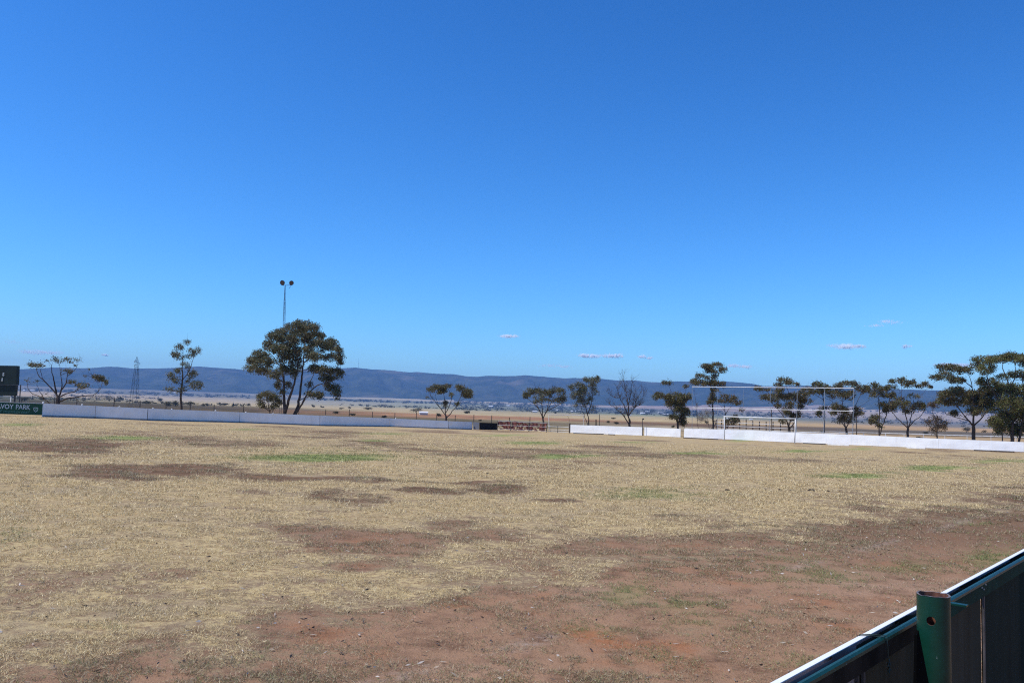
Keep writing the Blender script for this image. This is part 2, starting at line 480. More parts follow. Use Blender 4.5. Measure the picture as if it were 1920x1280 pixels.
# ------------------------------------------------------------------ ground sheet
def build_ground():
    rs = np.concatenate([[.3], np.exp(np.linspace(math.log(.6), math.log(9500), 430))])
    fine = np.radians(np.linspace(-39, 39, 521))
    coarse = np.radians(np.linspace(39, 321, 120))[1:-1]
    an = np.concatenate([fine, coarse])
    R_, A_ = np.meshgrid(rs, an, indexing='ij')
    x, y = (R_ * np.sin(A_)).ravel(), (R_ * np.cos(A_)).ravel()
    z = gz(x, y)
    nr, na = len(rs), len(an)
    V = np.concatenate([np.stack([x, y, z], 1), [[0, 0, 0]]])
    i, j = np.meshgrid(np.arange(nr - 1), np.arange(na), indexing='ij')
    jn = (j + 1) % na
    Q = np.stack([i * na + j, (i + 1) * na + j, (i + 1) * na + jn, i * na + jn], -1).reshape(-1, 4)
    Q = Q[:, ::-1]
    tri = [(nr * na, (k + 1) % na, k) for k in range(na)]
    me = bpy.data.meshes.new('ground')
    me.from_pydata(V.tolist(), [], Q.tolist() + tri)
    soil, green, ln = masks(x, y, z)
    fc = far_colour(x, y, z)
    d = np.hypot(x, y)
    fw = S(112, 150, d)
    # behind the oval's fence
    for nm, arr in (('soil', soil), ('green', green), ('line', ln), ('farw', fw)):
        a = me.attributes.new(nm, 'FLOAT', 'POINT')
        a.data.foreach_set('value', np.append(arr, arr[0]).astype(np.float32))
    a = me.attributes.new('farcol', 'FLOAT_COLOR', 'POINT')
    c = np.ones((len(V), 4), np.float32)
    c[:-1, :3] = fc
    a.data.foreach_set('color', c.ravel())
    me.polygons.foreach_set('use_smooth', [True] * len(me.polygons))
    m, nt, b = new_mat('field_ground')
    def attr(n):
        return N(nt, 'ShaderNodeAttribute', attribute_name=n)
    n_big, n_mid, n_fine, n_grit = noise(nt, .35, 5), noise(nt, 2.2, 6, rough=.65), noise(nt, 14, 6, rough=.7), noise(nt, 70, 4, rough=.7)
    straw = mixc(nt, ramp(nt, n_mid, .35, .65), (.53, .405, .20), (.41, .308, .163))
    straw = mixc(nt, ramp(nt, n_fine, .42, .66), straw, (.26, .165, .09))
    straw = mixc(nt, ramp(nt, n_grit, .56, .74), straw, (.62, .505, .31))
    straw = mixc(nt, mth(nt, 'MULTIPLY', ramp(nt, noise(nt, .55, 6, rough=.65), .46, .68), .6), straw, (.30, .235, .155))
    red = mixc(nt, ramp(nt, noise(nt, .9, 5), .50, .70), (.34, .20, .117), (.34, .145, .066))
    red = mixc(nt, ramp(nt, n_big, .50, .70), red, (.41, .262, .17))
    red = mixc(nt, ramp(nt, n_mid, .44, .72), red, (.165, .092, .055))
    red = mixc(nt, ramp(nt, n_fine, .46, .72), red, (.32, .19, .12))
    red = mixc(nt, ramp(nt, n_grit, .52, .8), red, (.13, .085, .05))
    dark = mixc(nt, ramp(nt, n_mid, .36, .62), (.125, .072, .040), (.205, .122, .069))
    # nearer ground is redder: real change of soil towards the worn strip by the fence
    geo = nt.nodes.new('ShaderNodeNewGeometry')
    sep = nt.nodes.new('ShaderNodeSeparateXYZ')
    nt.links.new(geo.outputs['Position'], sep.inputs[0])
    nearred = ramp(nt, mth(nt, 'ADD', sep.outputs[1], mth(nt, 'MULTIPLY', n_big, 8.0)), 21, 12)
    soilc = mixc(nt, nearred, dark, red)
    so = mth(nt, 'ADD', attr('soil').outputs['Fac'], mth(nt, 'MULTIPLY_ADD', n_fine, 1.3, -.65))
    so = mth(nt, 'ADD', so, mth(nt, 'MULTIPLY_ADD', n_mid, 1.1, -.55))
    so = mth(nt, 'ADD', so, mth(nt, 'MULTIPLY_ADD', n_grit, .5, -.25))
    so = mth(nt, 'ADD', so, mth(nt, 'MULTIPLY_ADD', n_big, .9, -.42))
    worn = mixc(nt, ramp(nt, n_grit, .42, .62), (.205, .140, .082), (.37, .275, .165))
    base = mixc(nt, ramp(nt, so, .22, .50), straw, worn)
    base = mixc(nt, ramp(nt, so, .44, .78), base, soilc)
    grn = mixc(nt, ramp(nt, n_fine, .4, .65), (.17, .225, .055), (.27, .29, .10))
    gf = mth(nt, 'ADD', attr('green').outputs['Fac'], mth(nt, 'MULTIPLY_ADD', n_fine, .8, -.40))
    gf = mth(nt, 'ADD', gf, mth(nt, 'MULTIPLY_ADD', n_mid, .5, -.25))
    gw = mth(nt, 'MULTIPLY_ADD', ramp(nt, sep.outputs[1], 14, 26), .55, .32)
    base = mixc(nt, mth(nt, 'MULTIPLY', ramp(nt, gf, .30, .95), gw), base, grn)
    lf = mth(nt, 'MULTIPLY', attr('line').outputs['Fac'], ramp(nt, n_fine, .40, .60))
    base = mixc(nt, mth(nt, 'MULTIPLY', lf, .42), base, (.44, .385, .33))
    farc = mixc(nt, ramp(nt, noise(nt, .03, 6, rough=.7), .52, .66), attr('farcol').outputs['Color'], (.10, .09, .055))
    base = mixc(nt, attr('farw').outputs['Fac'], base, attr('farcol').outputs['Color'])
    nt.links.new(base, b.inputs['Base Color'])
    b.inputs['Roughness'].default_value = .95
    b.inputs['Specular IOR Level'].default_value = .08
    bp = N(nt, 'ShaderNodeBump', Strength=.9, Distance=.03)
    h = mth(nt, 'ADD', mth(nt, 'MULTIPLY', n_fine, .8), mth(nt, 'MULTIPLY', n_grit, .35))
    nt.links.new(h, bp.inputs['Height'])
    nt.links.new(bp.outputs[0], b.inputs['Normal'])
    tag(link('ground', me, m), kind='structure')
build_ground()

# ------------------------------------------------------------------ hills
CREST = [(-900, 700), (-500, 690), (-250, 697), (0, 696), (32, 692), (100, 689), (160, 690), (200, 687.5), (222, 687.5), (250, 690.5), (290, 690.5), (330, 689), (372, 686.5), (395, 689), (420, 690.5), (440, 691.5), (470, 694), (540, 693), (600, 691),
         (640, 690), (665, 689), (695, 692), (720, 693), (770, 698), (780, 697), (800, 699), (850, 701.5), (876, 705.5), (893, 706), (910, 704.5), (960, 704.5), (985, 703.5), (1010, 705.5), (1045, 708), (1060, 709.5), (1075, 708.5), (1100, 709), (1130, 710), (1160, 713), (1190, 712.5),
         (1215, 715.5), (1240, 716.5), (1270, 714.5), (1300, 715), (1355, 714), (1385, 716.5), (1410, 719), (1430, 723.5), (1460, 723), (1500, 722), (1560, 724), (1640, 727.5), (1690, 730), (1762, 731.5), (1850, 733), (1920, 734), (2100, 738), (2400, 735), (2900, 745)]
def build_hills():
    pxs = np.concatenate([np.linspace(-900, 0, 90)[:-1], np.linspace(0, 1920, 520), np.linspace(1920, 2900, 100)[1:]])
    cy = np.interp(pxs, [c[0] for c in CREST], [c[1] for c in CREST]) + (fbm(pxs / 23, pxs * 0, 3) - .5) * 1.2
    ts = np.concatenate([np.linspace(-.04, 1, 34), [1.15, 1.4, 1.8]])
    n, k = len(pxs), len(ts)
    V = np.zeros((k, n, 3))
    for i, (px, y) in enumerate(zip(pxs, cy)):
        d = ray(px, y)
        u = d[:2] / np.hypot(*d[:2])
        slope = d[2] / np.hypot(*d[:2])
        ds = float(np.interp(px, [0, 1920], [1.12, .88]))
        ztop = EYE + slope * 8000 * ds
        for j, t in enumerate(ts):
            dist = (6150 + (8000 - 6150) * t) * ds
            p = u * dist
            zb = float(gz(*(u * 6150 * ds))) if j == 0 else V[0, i, 2] + 6
            if j == 0:
                V[j, i] = (*(u * dist), zb - 6)
                continue
            tt = min(max(t, 0), 1)
            h = zb + (ztop - zb) * (tt ** 1.15) if t <= 1 else ztop - (t - 1) * 260
            V[j, i] = (*p, h)
    # spurs and gullies that run down from the crest
    X = np.broadcast_to(pxs, (k, n))
    T = np.broadcast_to(ts[:, None], (k, n))
    warp = (fbm(X / 150, T * 3, 3) - .5) * 90
    spur = 1 - np.abs(2 * fbm((X + warp + T * 60) / 70, T * .9 + 7, 4) - 1)
    env = np.clip(np.sin(np.clip(T, 0, 1) * math.pi), 0, 1) ** .8
    V[..., 2] += env * ((spur - .75) * 150 + (fbm(X / 22, T * 5, 3) - .5) * 26)
    # keep everything in front of the crest below the line of sight to the crest
    dist = np.hypot(V[..., 0], V[..., 1])
    el = (V[..., 2] - EYE) / dist
    crest = el[list(ts).index(1.0)]
    cap = crest[None, :] - (1 - np.clip(T, 0, 1)) * .0035
    V[..., 2] = np.where(T < 1, np.minimum(V[..., 2], EYE + cap * dist), V[..., 2])
    i, j = np.meshgrid(np.arange(k - 1), np.arange(n - 1), indexing='ij')
    Q = np.stack([i * n + j, i * n + j + 1, (i + 1) * n + j + 1, (i + 1) * n + j], -1).reshape(-1, 4)
    me = bpy.data.meshes.new('hills')
    me.from_pydata(V.reshape(-1, 3).tolist(), [], Q.tolist())
    me.polygons.foreach_set('use_smooth', [True] * len(me.polygons))
    m, nt, b = new_mat('hill_scrub')
    f1 = ramp(nt, noise(nt, .0035, 8, rough=.65), .40, .62)
    f2 = ramp(nt, noise(nt, .02, 6, rough=.7), .45, .7)
    f3 = ramp(nt, noise(nt, .0016, 6, rough=.6), .56, .70)
    c = mixc(nt, f1, (.024, .034, .018), (.062, .068, .040))
    c = mixc(nt, f2, c, (.018, .026, .015))
    c = mixc(nt, mth(nt, 'MULTIPLY', f3, .7), c, (.16, .125, .085))
    nt.links.new(c, b.inputs['Base Color'])
    b.inputs['Roughness'].default_value = 1
    b.inputs['Specular IOR Level'].default_value = 0
    tag(link('hills', me, m), kind='structure')
build_hills()

# ------------------------------------------------------------------ boundary fences
def fence_nodes(L):
    out = []
    for px, t, bt in L:
        g = ghit(px, bt, 20, 200)
        top = at(px, t, g[1])
        out.append((g, top[2] - g[2]))
    return out
def sheet(mb, a, ha, b, hb, nrm, th=.02, gap=.05, buckle=.0, n=10, seed=0):
    """one sheet between two nodes, slightly buckled, standing gap above the ground"""
    rng = np.random.default_rng(seed)
    ph = rng.random(3) * 6
    vs, fs = [], []
    rows = 5
    for i in range(n + 1):
        t = i / n
        p = a * (1 - t) + b * t
        h = ha * (1 - t) + hb * t
        for r in range(rows):
            s = r / (rows - 1)
            off = buckle * (math.sin(t * 9 + ph[0] + s * 2) + .6 * math.sin(t * 21 + ph[1] - s * 3)) * math.sin(math.pi * min(max(s * .9 + .05, 0), 1))
            vs.append(p + nrm * off + np.array([0, 0, gap + (h - gap) * s]))
    m = len(vs)
    vs += [v - nrm * th for v in vs]
    for i in range(n):
        for r in range(rows - 1):
            q = i * rows + r
            fs.append((q, q + rows, q + rows + 1, q + 1))
            fs.append((m + q, m + q + 1, m + q + rows + 1, m + q + rows))
    for i in range(n):
        q = i * rows
        fs.append((q, m + q, m + q + rows, q + rows))
        q = i * rows + rows - 1
        fs.append((q, q + rows, m + q + rows, m + q))
    for r in range(rows - 1):
        fs.append((r, r + 1, m + r + 1, m + r))
        q = n * rows + r
        fs.append((q, m + q, m + q + 1, q + 1))
    mb.add(vs, fs)
def inset(a, b, e):
    d = (b - a) / np.linalg.norm(b - a)
    return a + d * e, b - d * e
FL = [(-250, 744, 771.5), (79, 756, 781), (178, 761, 784), (276, 766, 788), (449, 772.5, 792.3), (599, 779, 798), (730, 784.3, 799.8), (841, 789, 804), (885, 791, 805)]
FR = [(1069, 796, 811.3), (1205, 800.7, 816.6), (1279, 804, 820), (1358, 804.7, 823.5), (1490, 811, 829.7), (1597, 815, 834.4), (1760, 822, 841), (1920, 828.7, 847.5), (2080, 834, 855)]
NL, NR = fence_nodes(FL), fence_nodes(FR)
def boundary(nodes, name, label, gaps, seed, skirt):
    base = nodes[0][0]
    root = empty(name, base, label, 'fence')
    for i in range(len(nodes) - 1):
        (a, ha), (b, hb) = nodes[i], nodes[i + 1]
        e = (b - a)
        nrm = np.array([e[1], -e[0], 0.]) / np.hypot(e[0], e[1])
        if nrm @ (CAM - a) < 0:
            nrm = -nrm
        ia, ib = inset(a, b, gaps.get(i, .006))
        if i > 0 and gaps.get(i - 1, .006) > .1:
            ia = a + (b - a) / np.linalg.norm(b - a) * gaps[i - 1]
        mb = MB()
        k = 1 + (i % 3) * .015
        sheet(mb, ia, ha * k, ib, hb * (1 + ((i + 1) % 3) * .012), nrm, buckle=.012, n=14, seed=seed + i, gap=.13 if skirt else .03)
        mb.build('panel', MAT['sheet'], root, smooth=False)
        if skirt:
            mb = MB()
            mb.bar(a - nrm * .035 + [0, 0, .06], b - nrm * .035 + [0, 0, .06], .02, .24)
            mb.build('kickboard', MAT['kick'], root)
            mb = MB()
            mb.bar(b - nrm * .05 - [0, 0, .1], b - nrm * .05 + [0, 0, hb], .10, .04, up=e / np.linalg.norm(e))
            mb.build('seam_post', MAT['sheetback'], root)
        # frame behind: posts, top and bottom tube
        pm = MB()
        L = np.linalg.norm(b - a)
        np_ = max(2, int(L / 3))
        for q in range(np_):
            p = a + (b - a) * ((q + .5) / np_) - nrm * .09
            pm.tube([p - [0, 0, .2], p + [0, 0, ha - .05]], .04, 6)
        pm.bar(a - nrm * .06 + [0, 0, ha * .8], b - nrm * .06 + [0, 0, hb * .8], .04, .04)
        pm.bar(a - nrm * .06 + [0, 0, .16], b - nrm * .06 + [0, 0, .16], .04, .04)
        pm.build('frame', MAT['sheetback'], root)
    return root
boundary(NL[1:], 'boundary_fence', 'long low white sheet fence in shade, ending at the black panel', {1: .02, 5: .03}, 10, True)
_fl = [o for o in bpy.data.objects if o.name == 'boundary_fence'][0]
for _px, _py in ((81, 755), (154, 759), (224, 763), (287, 766.3), (322, 767.2), (404, 770), (461, 773), (512, 775.6), (610, 780), (742, 784)):
    _t = [k for k in range(1, len(NL) - 1) if proj(NL[k][0])[0] <= _px + 3][-1]
    _y0, _y1 = NL[_t][0][1], NL[_t + 1][0][1]
    _x0, _x1 = proj(NL[_t][0])[0], proj(NL[_t + 1][0])[0]
    _Y = 1 / ((1 / _y0) + (1 / _y1 - 1 / _y0) * (_px - _x0) / (_x1 - _x0))
    _mb = MB()
    _c = at(_px, _py, _Y)
    _mb.tube([_c - np.array([0, 0, .12]), _c + np.array([0, 0, .05]), _c + np.array([0, 0, .08])], [.07, .07, .03], 8)
    _mb.build('post_cap', MAT['whitepaint'], _fl)
boundary(NR, 'boundary_fence', 'long low white sheet fence lit by the sun behind the goal', {1: .25}, 40, False)

_FX = sorted([(proj(g + 0)[0], g[1]) for g, h in NL + NR])
def fence_y(px):
    return float(np.interp(px, [f[0] for f in _FX], [f[1] for f in _FX]))

_fr = [o for o in bpy.data.objects if o.name == 'boundary_fence.001'][0]
for _x0, _y0, _x1, _y1, _m in ((1075, 812.6, 1132, 814.4, 'sheetback'), (1140, 815, 1153, 815.6, 'timber'), (1281, 821.2, 1346, 824.2, 'timber'), (1506, 831.6, 1548, 833.4, 'sheetback'), (1552, 833.8, 1592, 835.6, 'whitepaint'), (1700, 839.8, 1735, 841.4, 'whitepaint'), (1826, 844.8, 1902, 848.0, 'timber')):
    _a, _b = ghit(_x0, _y0, 20, 200), ghit(_x1, _y1, 20, 200)
    _mb = MB()
    _mb.bar(_a + [0, 0, .05], _b + [0, 0, .05], .05, .12)
    _mb.build('base_board', MAT[_m], _fr)

# ------------------------------------------------------------------ lettering
def text_mesh(txt, width, height, shear=0.0, extrude=.006, bold=0.0):
    cu = bpy.data.curves.new('t', 'FONT')
    cu.body = txt
    cu.extrude = extrude
    cu.shear = shear
    cu.offset = bold
    cu.resolution_u = 3
    to = bpy.data.objects.new('t', cu)
    COL.objects.link(to)
    bpy.context.view_layer.update()
    me = bpy.data.meshes.new_from_object(to.evaluated_get(bpy.context.evaluated_depsgraph_get()))
    bpy.data.objects.remove(to)
    co = np.zeros(len(me.vertices) * 3)
    me.vertices.foreach_get('co', co)
    co = co.reshape(-1, 3)
    mn, mx = co[:, :2].min(0), co[:, :2].max(0)
    co[:, 0] = (co[:, 0] - mn[0]) / (mx[0] - mn[0]) * width
    co[:, 1] = (co[:, 1] - mn[1]) / (mx[1] - mn[1]) * height
    return me, co
def put_text(name, txt, o, ex, ez, width, height, m, parent, **kw):
    """lettering on a plane with origin o (lower left), unit axes ex (reading direction), ez"""
    me, co = text_mesh(txt, width, height, **kw)
    nrm = np.cross(ex, ez)
    P = np.asarray(o) + co[:, :1] * ex + co[:, 1:2] * ez + co[:, 2:3] * nrm
    me.vertices.foreach_set('co', P.ravel())
    me.update()
    return link(name, me, m, parent)

# ------------------------------------------------------------------ green banner sign on its own stretch of fence
def banner():
    (a, ha), (b, hb) = NL[0], NL[1]
    e = (b - a) / np.linalg.norm(b - a)
    nrm = np.array([e[1], -e[0], 0]) / np.hypot(e[0], e[1])
    if nrm @ (CAM - a) < 0:
        nrm = -nrm
    root = empty('banner_sign', b, 'green banner with white words and a shield crest on the boundary fence', 'sign')
    mb = MB()
    sheet(mb, a, ha * .97, b - e * .03, hb * .97, nrm, n=8, buckle=.004, gap=.12, seed=3)
    mb.build('board', MAT['signgreen'], root)
    mb = MB()
    mb.bar(a + [0, 0, ha * .97 + .02], b + [0, 0, hb * .97 + .02], .05, .045)
    mb.tube([b + [0, 0, -.1], b + [0, 0, hb + .05]], .035, 6)
    mb.build('frame', MAT['whitepaint'], root)
    L = np.linalg.norm(b - a)
    ex = e
    ez = np.array([0, 0, 1.])
    def P(px, fz):
        # point on the board in pixel column px, fz of the height up
        t0, t1 = 0., 1.
        for _ in range(40):
            t = (t0 + t1) / 2
            q = proj(a * (1 - t) + b * t + np.array([0, 0, ha * .5]))
            if q[0] < px:
                t0 = t
            else:
                t1 = t
        t = (t0 + t1) / 2
        g = a * (1 - t) + b * t
        return g + nrm * .022 + ez * (fz * (ha * (1 - t) + hb * t))
    for wd_, x0, x1 in (('McAVOY', -21, 24.5), ('PARK', 29, 56.3)):
        p, q = P(x0, .51), P(x1, .50)
        ax = (q - p) / np.linalg.norm(q - p)
        put_text('lettering', wd_, p, ax, ez, np.linalg.norm(q - p), .37 * ha, MAT['signwhite'], root, bold=.02)
    p, q = P(-16, .22), P(55, .20)
    put_text('lettering', 'e of memories!', p, ax, ez, np.linalg.norm(q - p), .24 * ha, MAT['signpale'], root, shear=.3)
    # crest
    c = P(66.5, .52)
    s = .40 * ha
    def shield(k, off):
        pts = [(-.42, .46), (-.2, .40), (0, .5), (.2, .40), (.42, .46), (.47, .1), (.36, -.25), (0, -.55), (-.36, -.25), (-.47, .1)]
        return [c + ax * x * s * k * 1.05 + ez * y * s * k + nrm * off for x, y in pts]
    for nm, k, off, m in (('crest', 1.0, .004, 'signwhite'), ('crest', .72, .008, 'signgreen'), ('crest', .40, .012, 'signpale')):
        pts = shield(k, off)
        back = [v - nrm * .003 for v in pts]
        n = len(pts)
        mb = MB()
        mb.add(pts + back, [tuple(range(n))] + [(i, n + i, n + (i + 1) % n, (i + 1) % n) for i in range(n)])
        mb.build('shield_crest', MAT[m], root)
banner()

# ------------------------------------------------------------------ scoreboard
def scoreboard():
    Y = 80
    pr = gat(31, Y)
    root = empty('scoreboard', pr, 'dark green scoreboard on posts behind the green banner', 'scoreboard')
    def P(px, py, dy=0):
        return at(px, py, Y + dy)
    def slab(x0, x1, y0, y1, th, m, name, dy=0):
        c = [P(x0, y0 - (x1 - x0) * .012, dy), P(x1, y0, dy), P(x1 - 1.5, y1, dy), P(x0, y1 - (x1 - x0) * .012, dy)]
        c2 = [v + np.array([0, th, 0]) for v in c]
        mb = MB()
        mb.add(c + c2, [(0, 3, 2, 1), (4, 5, 6, 7), (0, 1, 5, 4), (1, 2, 6, 5), (2, 3, 7, 6), (3, 0, 4, 7)])
        return mb.build(name, MAT[m], root)
    slab(-170, 31.5, 685.5, 721, .5, 'board', 'upper_board')
    slab(-170, 30, 722, 741.5, .35, 'board', 'lower_board', .12)
    for ch, cx, cy in (('S', 6.3, 701.5), ('1', 4.8, 711.5)):
        o = P(cx - 1.9, cy + 3.0, -.03)
        ht = 6 * Y / F_PX
        put_text('numeral', ch, o, np.array([1., 0, 0]), np.array([0, 0, 1.]), (3.6 if ch == 'S' else 1.6) * Y / F_PX, ht, MAT['signwhite'], root, bold=.02, extrude=.01)
    for px in (-140, -60, 26):
        g = gat(px, Y + .5)
        mb = MB()
        mb.tube([g - [0, 0, .3], g + [0, 0, 3.0]], .08, 8)
        mb.build('post', MAT['darksteel'], root)
    mb = MB()
    a, b = P(-160, 719.5, -.8), P(35, 721.5, -.8)
    mb.bar(a, b, .05, .05)
    for f in (722.5, 725, 730, 736):
        mb.bar(P(29, f, -.8), P(35, f, -.8), .025, .025)
    for px in (-100, -40, 35):
        g = gat(px, Y - .8)
        t = P(px, 721, -.8)
        mb.tube([g - [0, 0, .2], [g[0], g[1], t[2]]], .05, 6)
    mb.build('guard_rail', MAT['darksteel'], root)
    mb = MB()
    g = gat(19, Y - .9)
    mb.tube([g, P(20.6, 744, -.9)], .05, 6)
    mb.build('stay', MAT['whitepaint'], root)
scoreboard()

# ------------------------------------------------------------------ far end: black panel, red barrier fence, gate
def far_end():
    g0, g1 = ghit(886, 805, 20, 200), ghit(898, 805.6, 20, 200)
    g2 = ghit(932, 806.2, 20, 200)
    mb = MB()
    hA = at(886, 791, g0[1])[2] - g0[2]
    root = empty('shade_screen', g2, 'black screened fence section beside the red barrier netting', 'fence panel')
    nrm = np.array([0, -1., 0])
    sheet(mb, g0 + [.06, 0, 0], hA, g1, hA, nrm, gap=.04, n=3)
    mb.build('panel', plain('grey_sheet', (.17, .18, .21), (.13, .14, .17), 1, .7), root)
    mb = MB()
    sheet(mb, g1 + [.03, 0, 0], hA * .98, g2, hA * .97, nrm, gap=.03, n=4)
    mb.build('black_screen', MAT['black'], root)
    # post and rail fence with red netting, x 932..1025
    Y = g2[1] + .3
    pts = [gat(px, Y + (px - 932) * -.02) for px in (933, 957, 991.5, 1025)]
    H = 17.5 * Y / F_PX
    root = empty('barrier_fence', pts[0], 'post and rail fence hung with torn red barrier netting', 'fence')
    for p in pts:
        mb = MB()
        mb.tube([p - [0, 0, .25], p + [0, 0, H + .02]], .055, 6)
        mb.build('post', MAT['timber'], root)
    for f, m in ((.98, 'whitepaint'), (.56, 'whitepaint'), (.14, 'whitepaint')):
        mb = MB()
        for a, b in zip(pts[:-1], pts[1:]):
            mb.tube([a + [0, -.06, H * f], b + [0, -.06, H * f]], .019, 5)
        mb.build('rail', MAT[m], root)
    # netting: crumpled strip with torn holes
    V, rng = [], np.random.default_rng(5)
    a, b = pts[0], pts[-1]
    n, r = 150, 18
    grid = np.zeros((n + 1, r + 1, 3))
    for i in range(n + 1):
        for j in range(r + 1):
            t, s = i / n, j / r
            p = a * (1 - t) + b * t
            sag = .07 * math.sin(t * 40) * s + .05 * math.sin(t * 17 + 2)
            grid[i, j] = p + [0, .05 + .09 * math.sin(t * 60 + s * 4) * math.sin(s * 5), .1 + s * (H - .18 + sag)]
    hole = fbm(np.arange(n)[:, None] / 5. + np.zeros((1, r)), np.arange(r)[None, :] / 4. + np.zeros((n, 1)), 3)
    mb = MB()
    for i in range(n):
        for j in range(r):
            if hole[i, j] < .37:
                continue
            mb.mat = 1 if rng.random() < .28 else 0
            mb.add([grid[i, j], grid[i + 1, j], grid[i + 1, j + 1], grid[i, j + 1]], [(0, 1, 2, 3)])
    mb.build('netting', [MAT['red'], plain('faded_netting', (.30, .10, .07), (.17, .07, .05), 3, .8)], root)
    # gate 1026..1067
    a, b = gat(1027, Y - 1.6), gat(1066, Y - 2.6)
    root = empty('rail_gate', a, 'open white rail gate between the red netting and the sunlit white fence', 'gate')
    for f in (.10, .30, .62):
        mb = MB()
        mb.tube([a + [0, 0, H * f], b + [0, 0, H * f]], .03, 6)
        mb.build('rail', MAT['whitepaint'], root)
    for t in (.48,):
        p = a * (1 - t) + b * t
        mb = MB()
        mb.tube([p - [0, 0, .1], p + [0, 0, H * .75]], .045, 6)
        mb.build('upright', MAT['timber'], root)
    mb = MB()
    p = b + [.14, 0.05, 0]
    mb.tube([p - [0, 0, .2], p + [0, 0, H * 1.02]], .10, 8)
    mb.build('gate_post', MAT['timber'], root)
far_end()

# ------------------------------------------------------------------ goals
def goal():
    a, b = ghit(1358.5, 825.3, 20, 200), ghit(1490, 831, 20, 200)
    Y = (a[1] + b[1]) / 2
    ta, tb = at(1358, 780.5, a[1]), at(1491.5, 784.8, b[1])
    root = empty('soccer_goal', a, 'large white goal frame standing in front of the sunlit fence', 'goal')
    for g, t in ((a, ta), (b, tb)):
        mb = MB()
        mb.tube([g - [0, 0, .1], t], .055, 10)
        mb.build('goalpost', MAT['whitepaint'], root, smooth=True)
    mb = MB()
    d = (tb - ta) / np.linalg.norm(tb - ta)
    mb.tube([ta - d * .05, tb + d * .05], .06, 10)
    mb.build('crossbar', MAT['whitepaint'], root, smooth=True)
    for g, t in ((a, ta), (b, tb)):
        mb = MB()
        mb.bar(t - [0, 0, .25], t + [0.02, .9, -.3], .03, .03)
        mb.build('net_bracket', MAT['whitepaint'], root)
    mb = MB()
    p = ta + [.42, 0, -.26]
    mb.bar(ta + [0.05, 0, -.30], p, .03, .03)
    mb.bar(p - [0, 0, .08], p + [0, 0, .14], .04, .04)
    mb.build('net_bracket', MAT['whitepaint'], root)
    Y2 = 127
    g1, g2 = gat(1029.5, Y2), gat(1094, Y2 + 3)
    H = 30 * Y2 / F_PX
    t1, t2 = at(1029, 777, Y2), at(1094, 778.5, Y2 + 3)
    root = empty('training_goal', g1, 'small thin white goal behind the gate and the forked tree', 'goal')
    for g, t, r in ((g1, t1, .05), (g2, t2, .035)):
        mb = MB()
        mb.tube([g, t], r, 8)
        mb.build('goalpost', MAT['whitepaint'], root)
    mb = MB()
    mb.tube([t1, t2], .045, 8)
    mb.build('crossbar', MAT['whitepaint'], root)
    mb = MB()
    g3 = gat(1067, Y2 + 2)
    mb.tube([at(1064, 778, Y2 + 1.5), at(1068, 788, Y2 + 3), g3 + [.4, 1.6, 0]], .025, 5)
    mb.build('back_stay', MAT['galv'], root)
goal()

def ball_stop():
    Y, YD = fence_y(1298) + 3, fence_y(1298) - fence_y(1601)
    root = empty('ball_stop_frame', gat(1298, Y), 'tall rectangular pipe frame of six bays behind the goal', 'frame')
    xs = [1298, 1346, 1394, 1444.5, 1495, 1546.5, 1601]
    def on(px, py):
        t = (px - 1298) / 303
        return at(px, py, Y - YD * t)
    for i, px in enumerate(xs):
        t = (px - 1298) / 303
        top = on(px, 724.8 + 2.7 * t + (1.5 if i not in (0, 6) else 0))
        bot = gat(px - .5 - 2.2 * t, Y - YD * t) - np.array([0, 0, .1])
        mb = MB()
        mb.tube([bot, top], {0: .028, 1: .022, 2: .016, 3: .03, 4: .032, 5: .036, 6: .036}[i], 8)
        mb.build('upright', MAT['galv'], root)
    for y0, y1, r in ((724.8, 727.5, .036), (764, 770.5, .034), (803.5, 813, .028)):
        mb = MB()
        mb.tube([on(1298, y0), on(1449, (y0 + y1) / 2), on(1601, y1)], r, 8)
        mb.build('rail', MAT['whitepaint'], root)
ball_stop()

# ------------------------------------------------------------------ fences beyond
def wire_fence():
    xs = [-40, 40, 101, 143.5, 213, 262, 311, 356, 401, 456, 510, 560, 610, 654, 698, 740, 780, 818, 853, 888, 921, 955, 993]
    Yc = lambda px: np.interp(px, [-40, 450, 740, 1000], [118, 132, 139, 142])
    root = empty('wire_fence', gat(500, Yc(500)), 'thin wire fence with dark posts running behind the shaded white fence', 'fence')
    P = []
    for px in xs:
        g = gat(px, Yc(px))
        P.append(g)
        mb = MB()
        h = 1.55 + .25 * ((px * 7) % 3 == 0)
        mb.tube([g - [0, 0, .2], g + [random.uniform(-.04, .04), 0, h]], .062, 6)
        mb.build('post', MAT['timber'], root)
    mb = MB()
    for a, b in zip(P[:-1], P[1:]):
        for f in (.5, 1.0, 1.4):
            mb.tube([a + [0, 0, f], (a + b) / 2 + [0, 0, f - .04], b + [0, 0, f]], .012, 3, cap=False)
    mb.build('wire', MAT['darksteel'], root)
wire_fence()

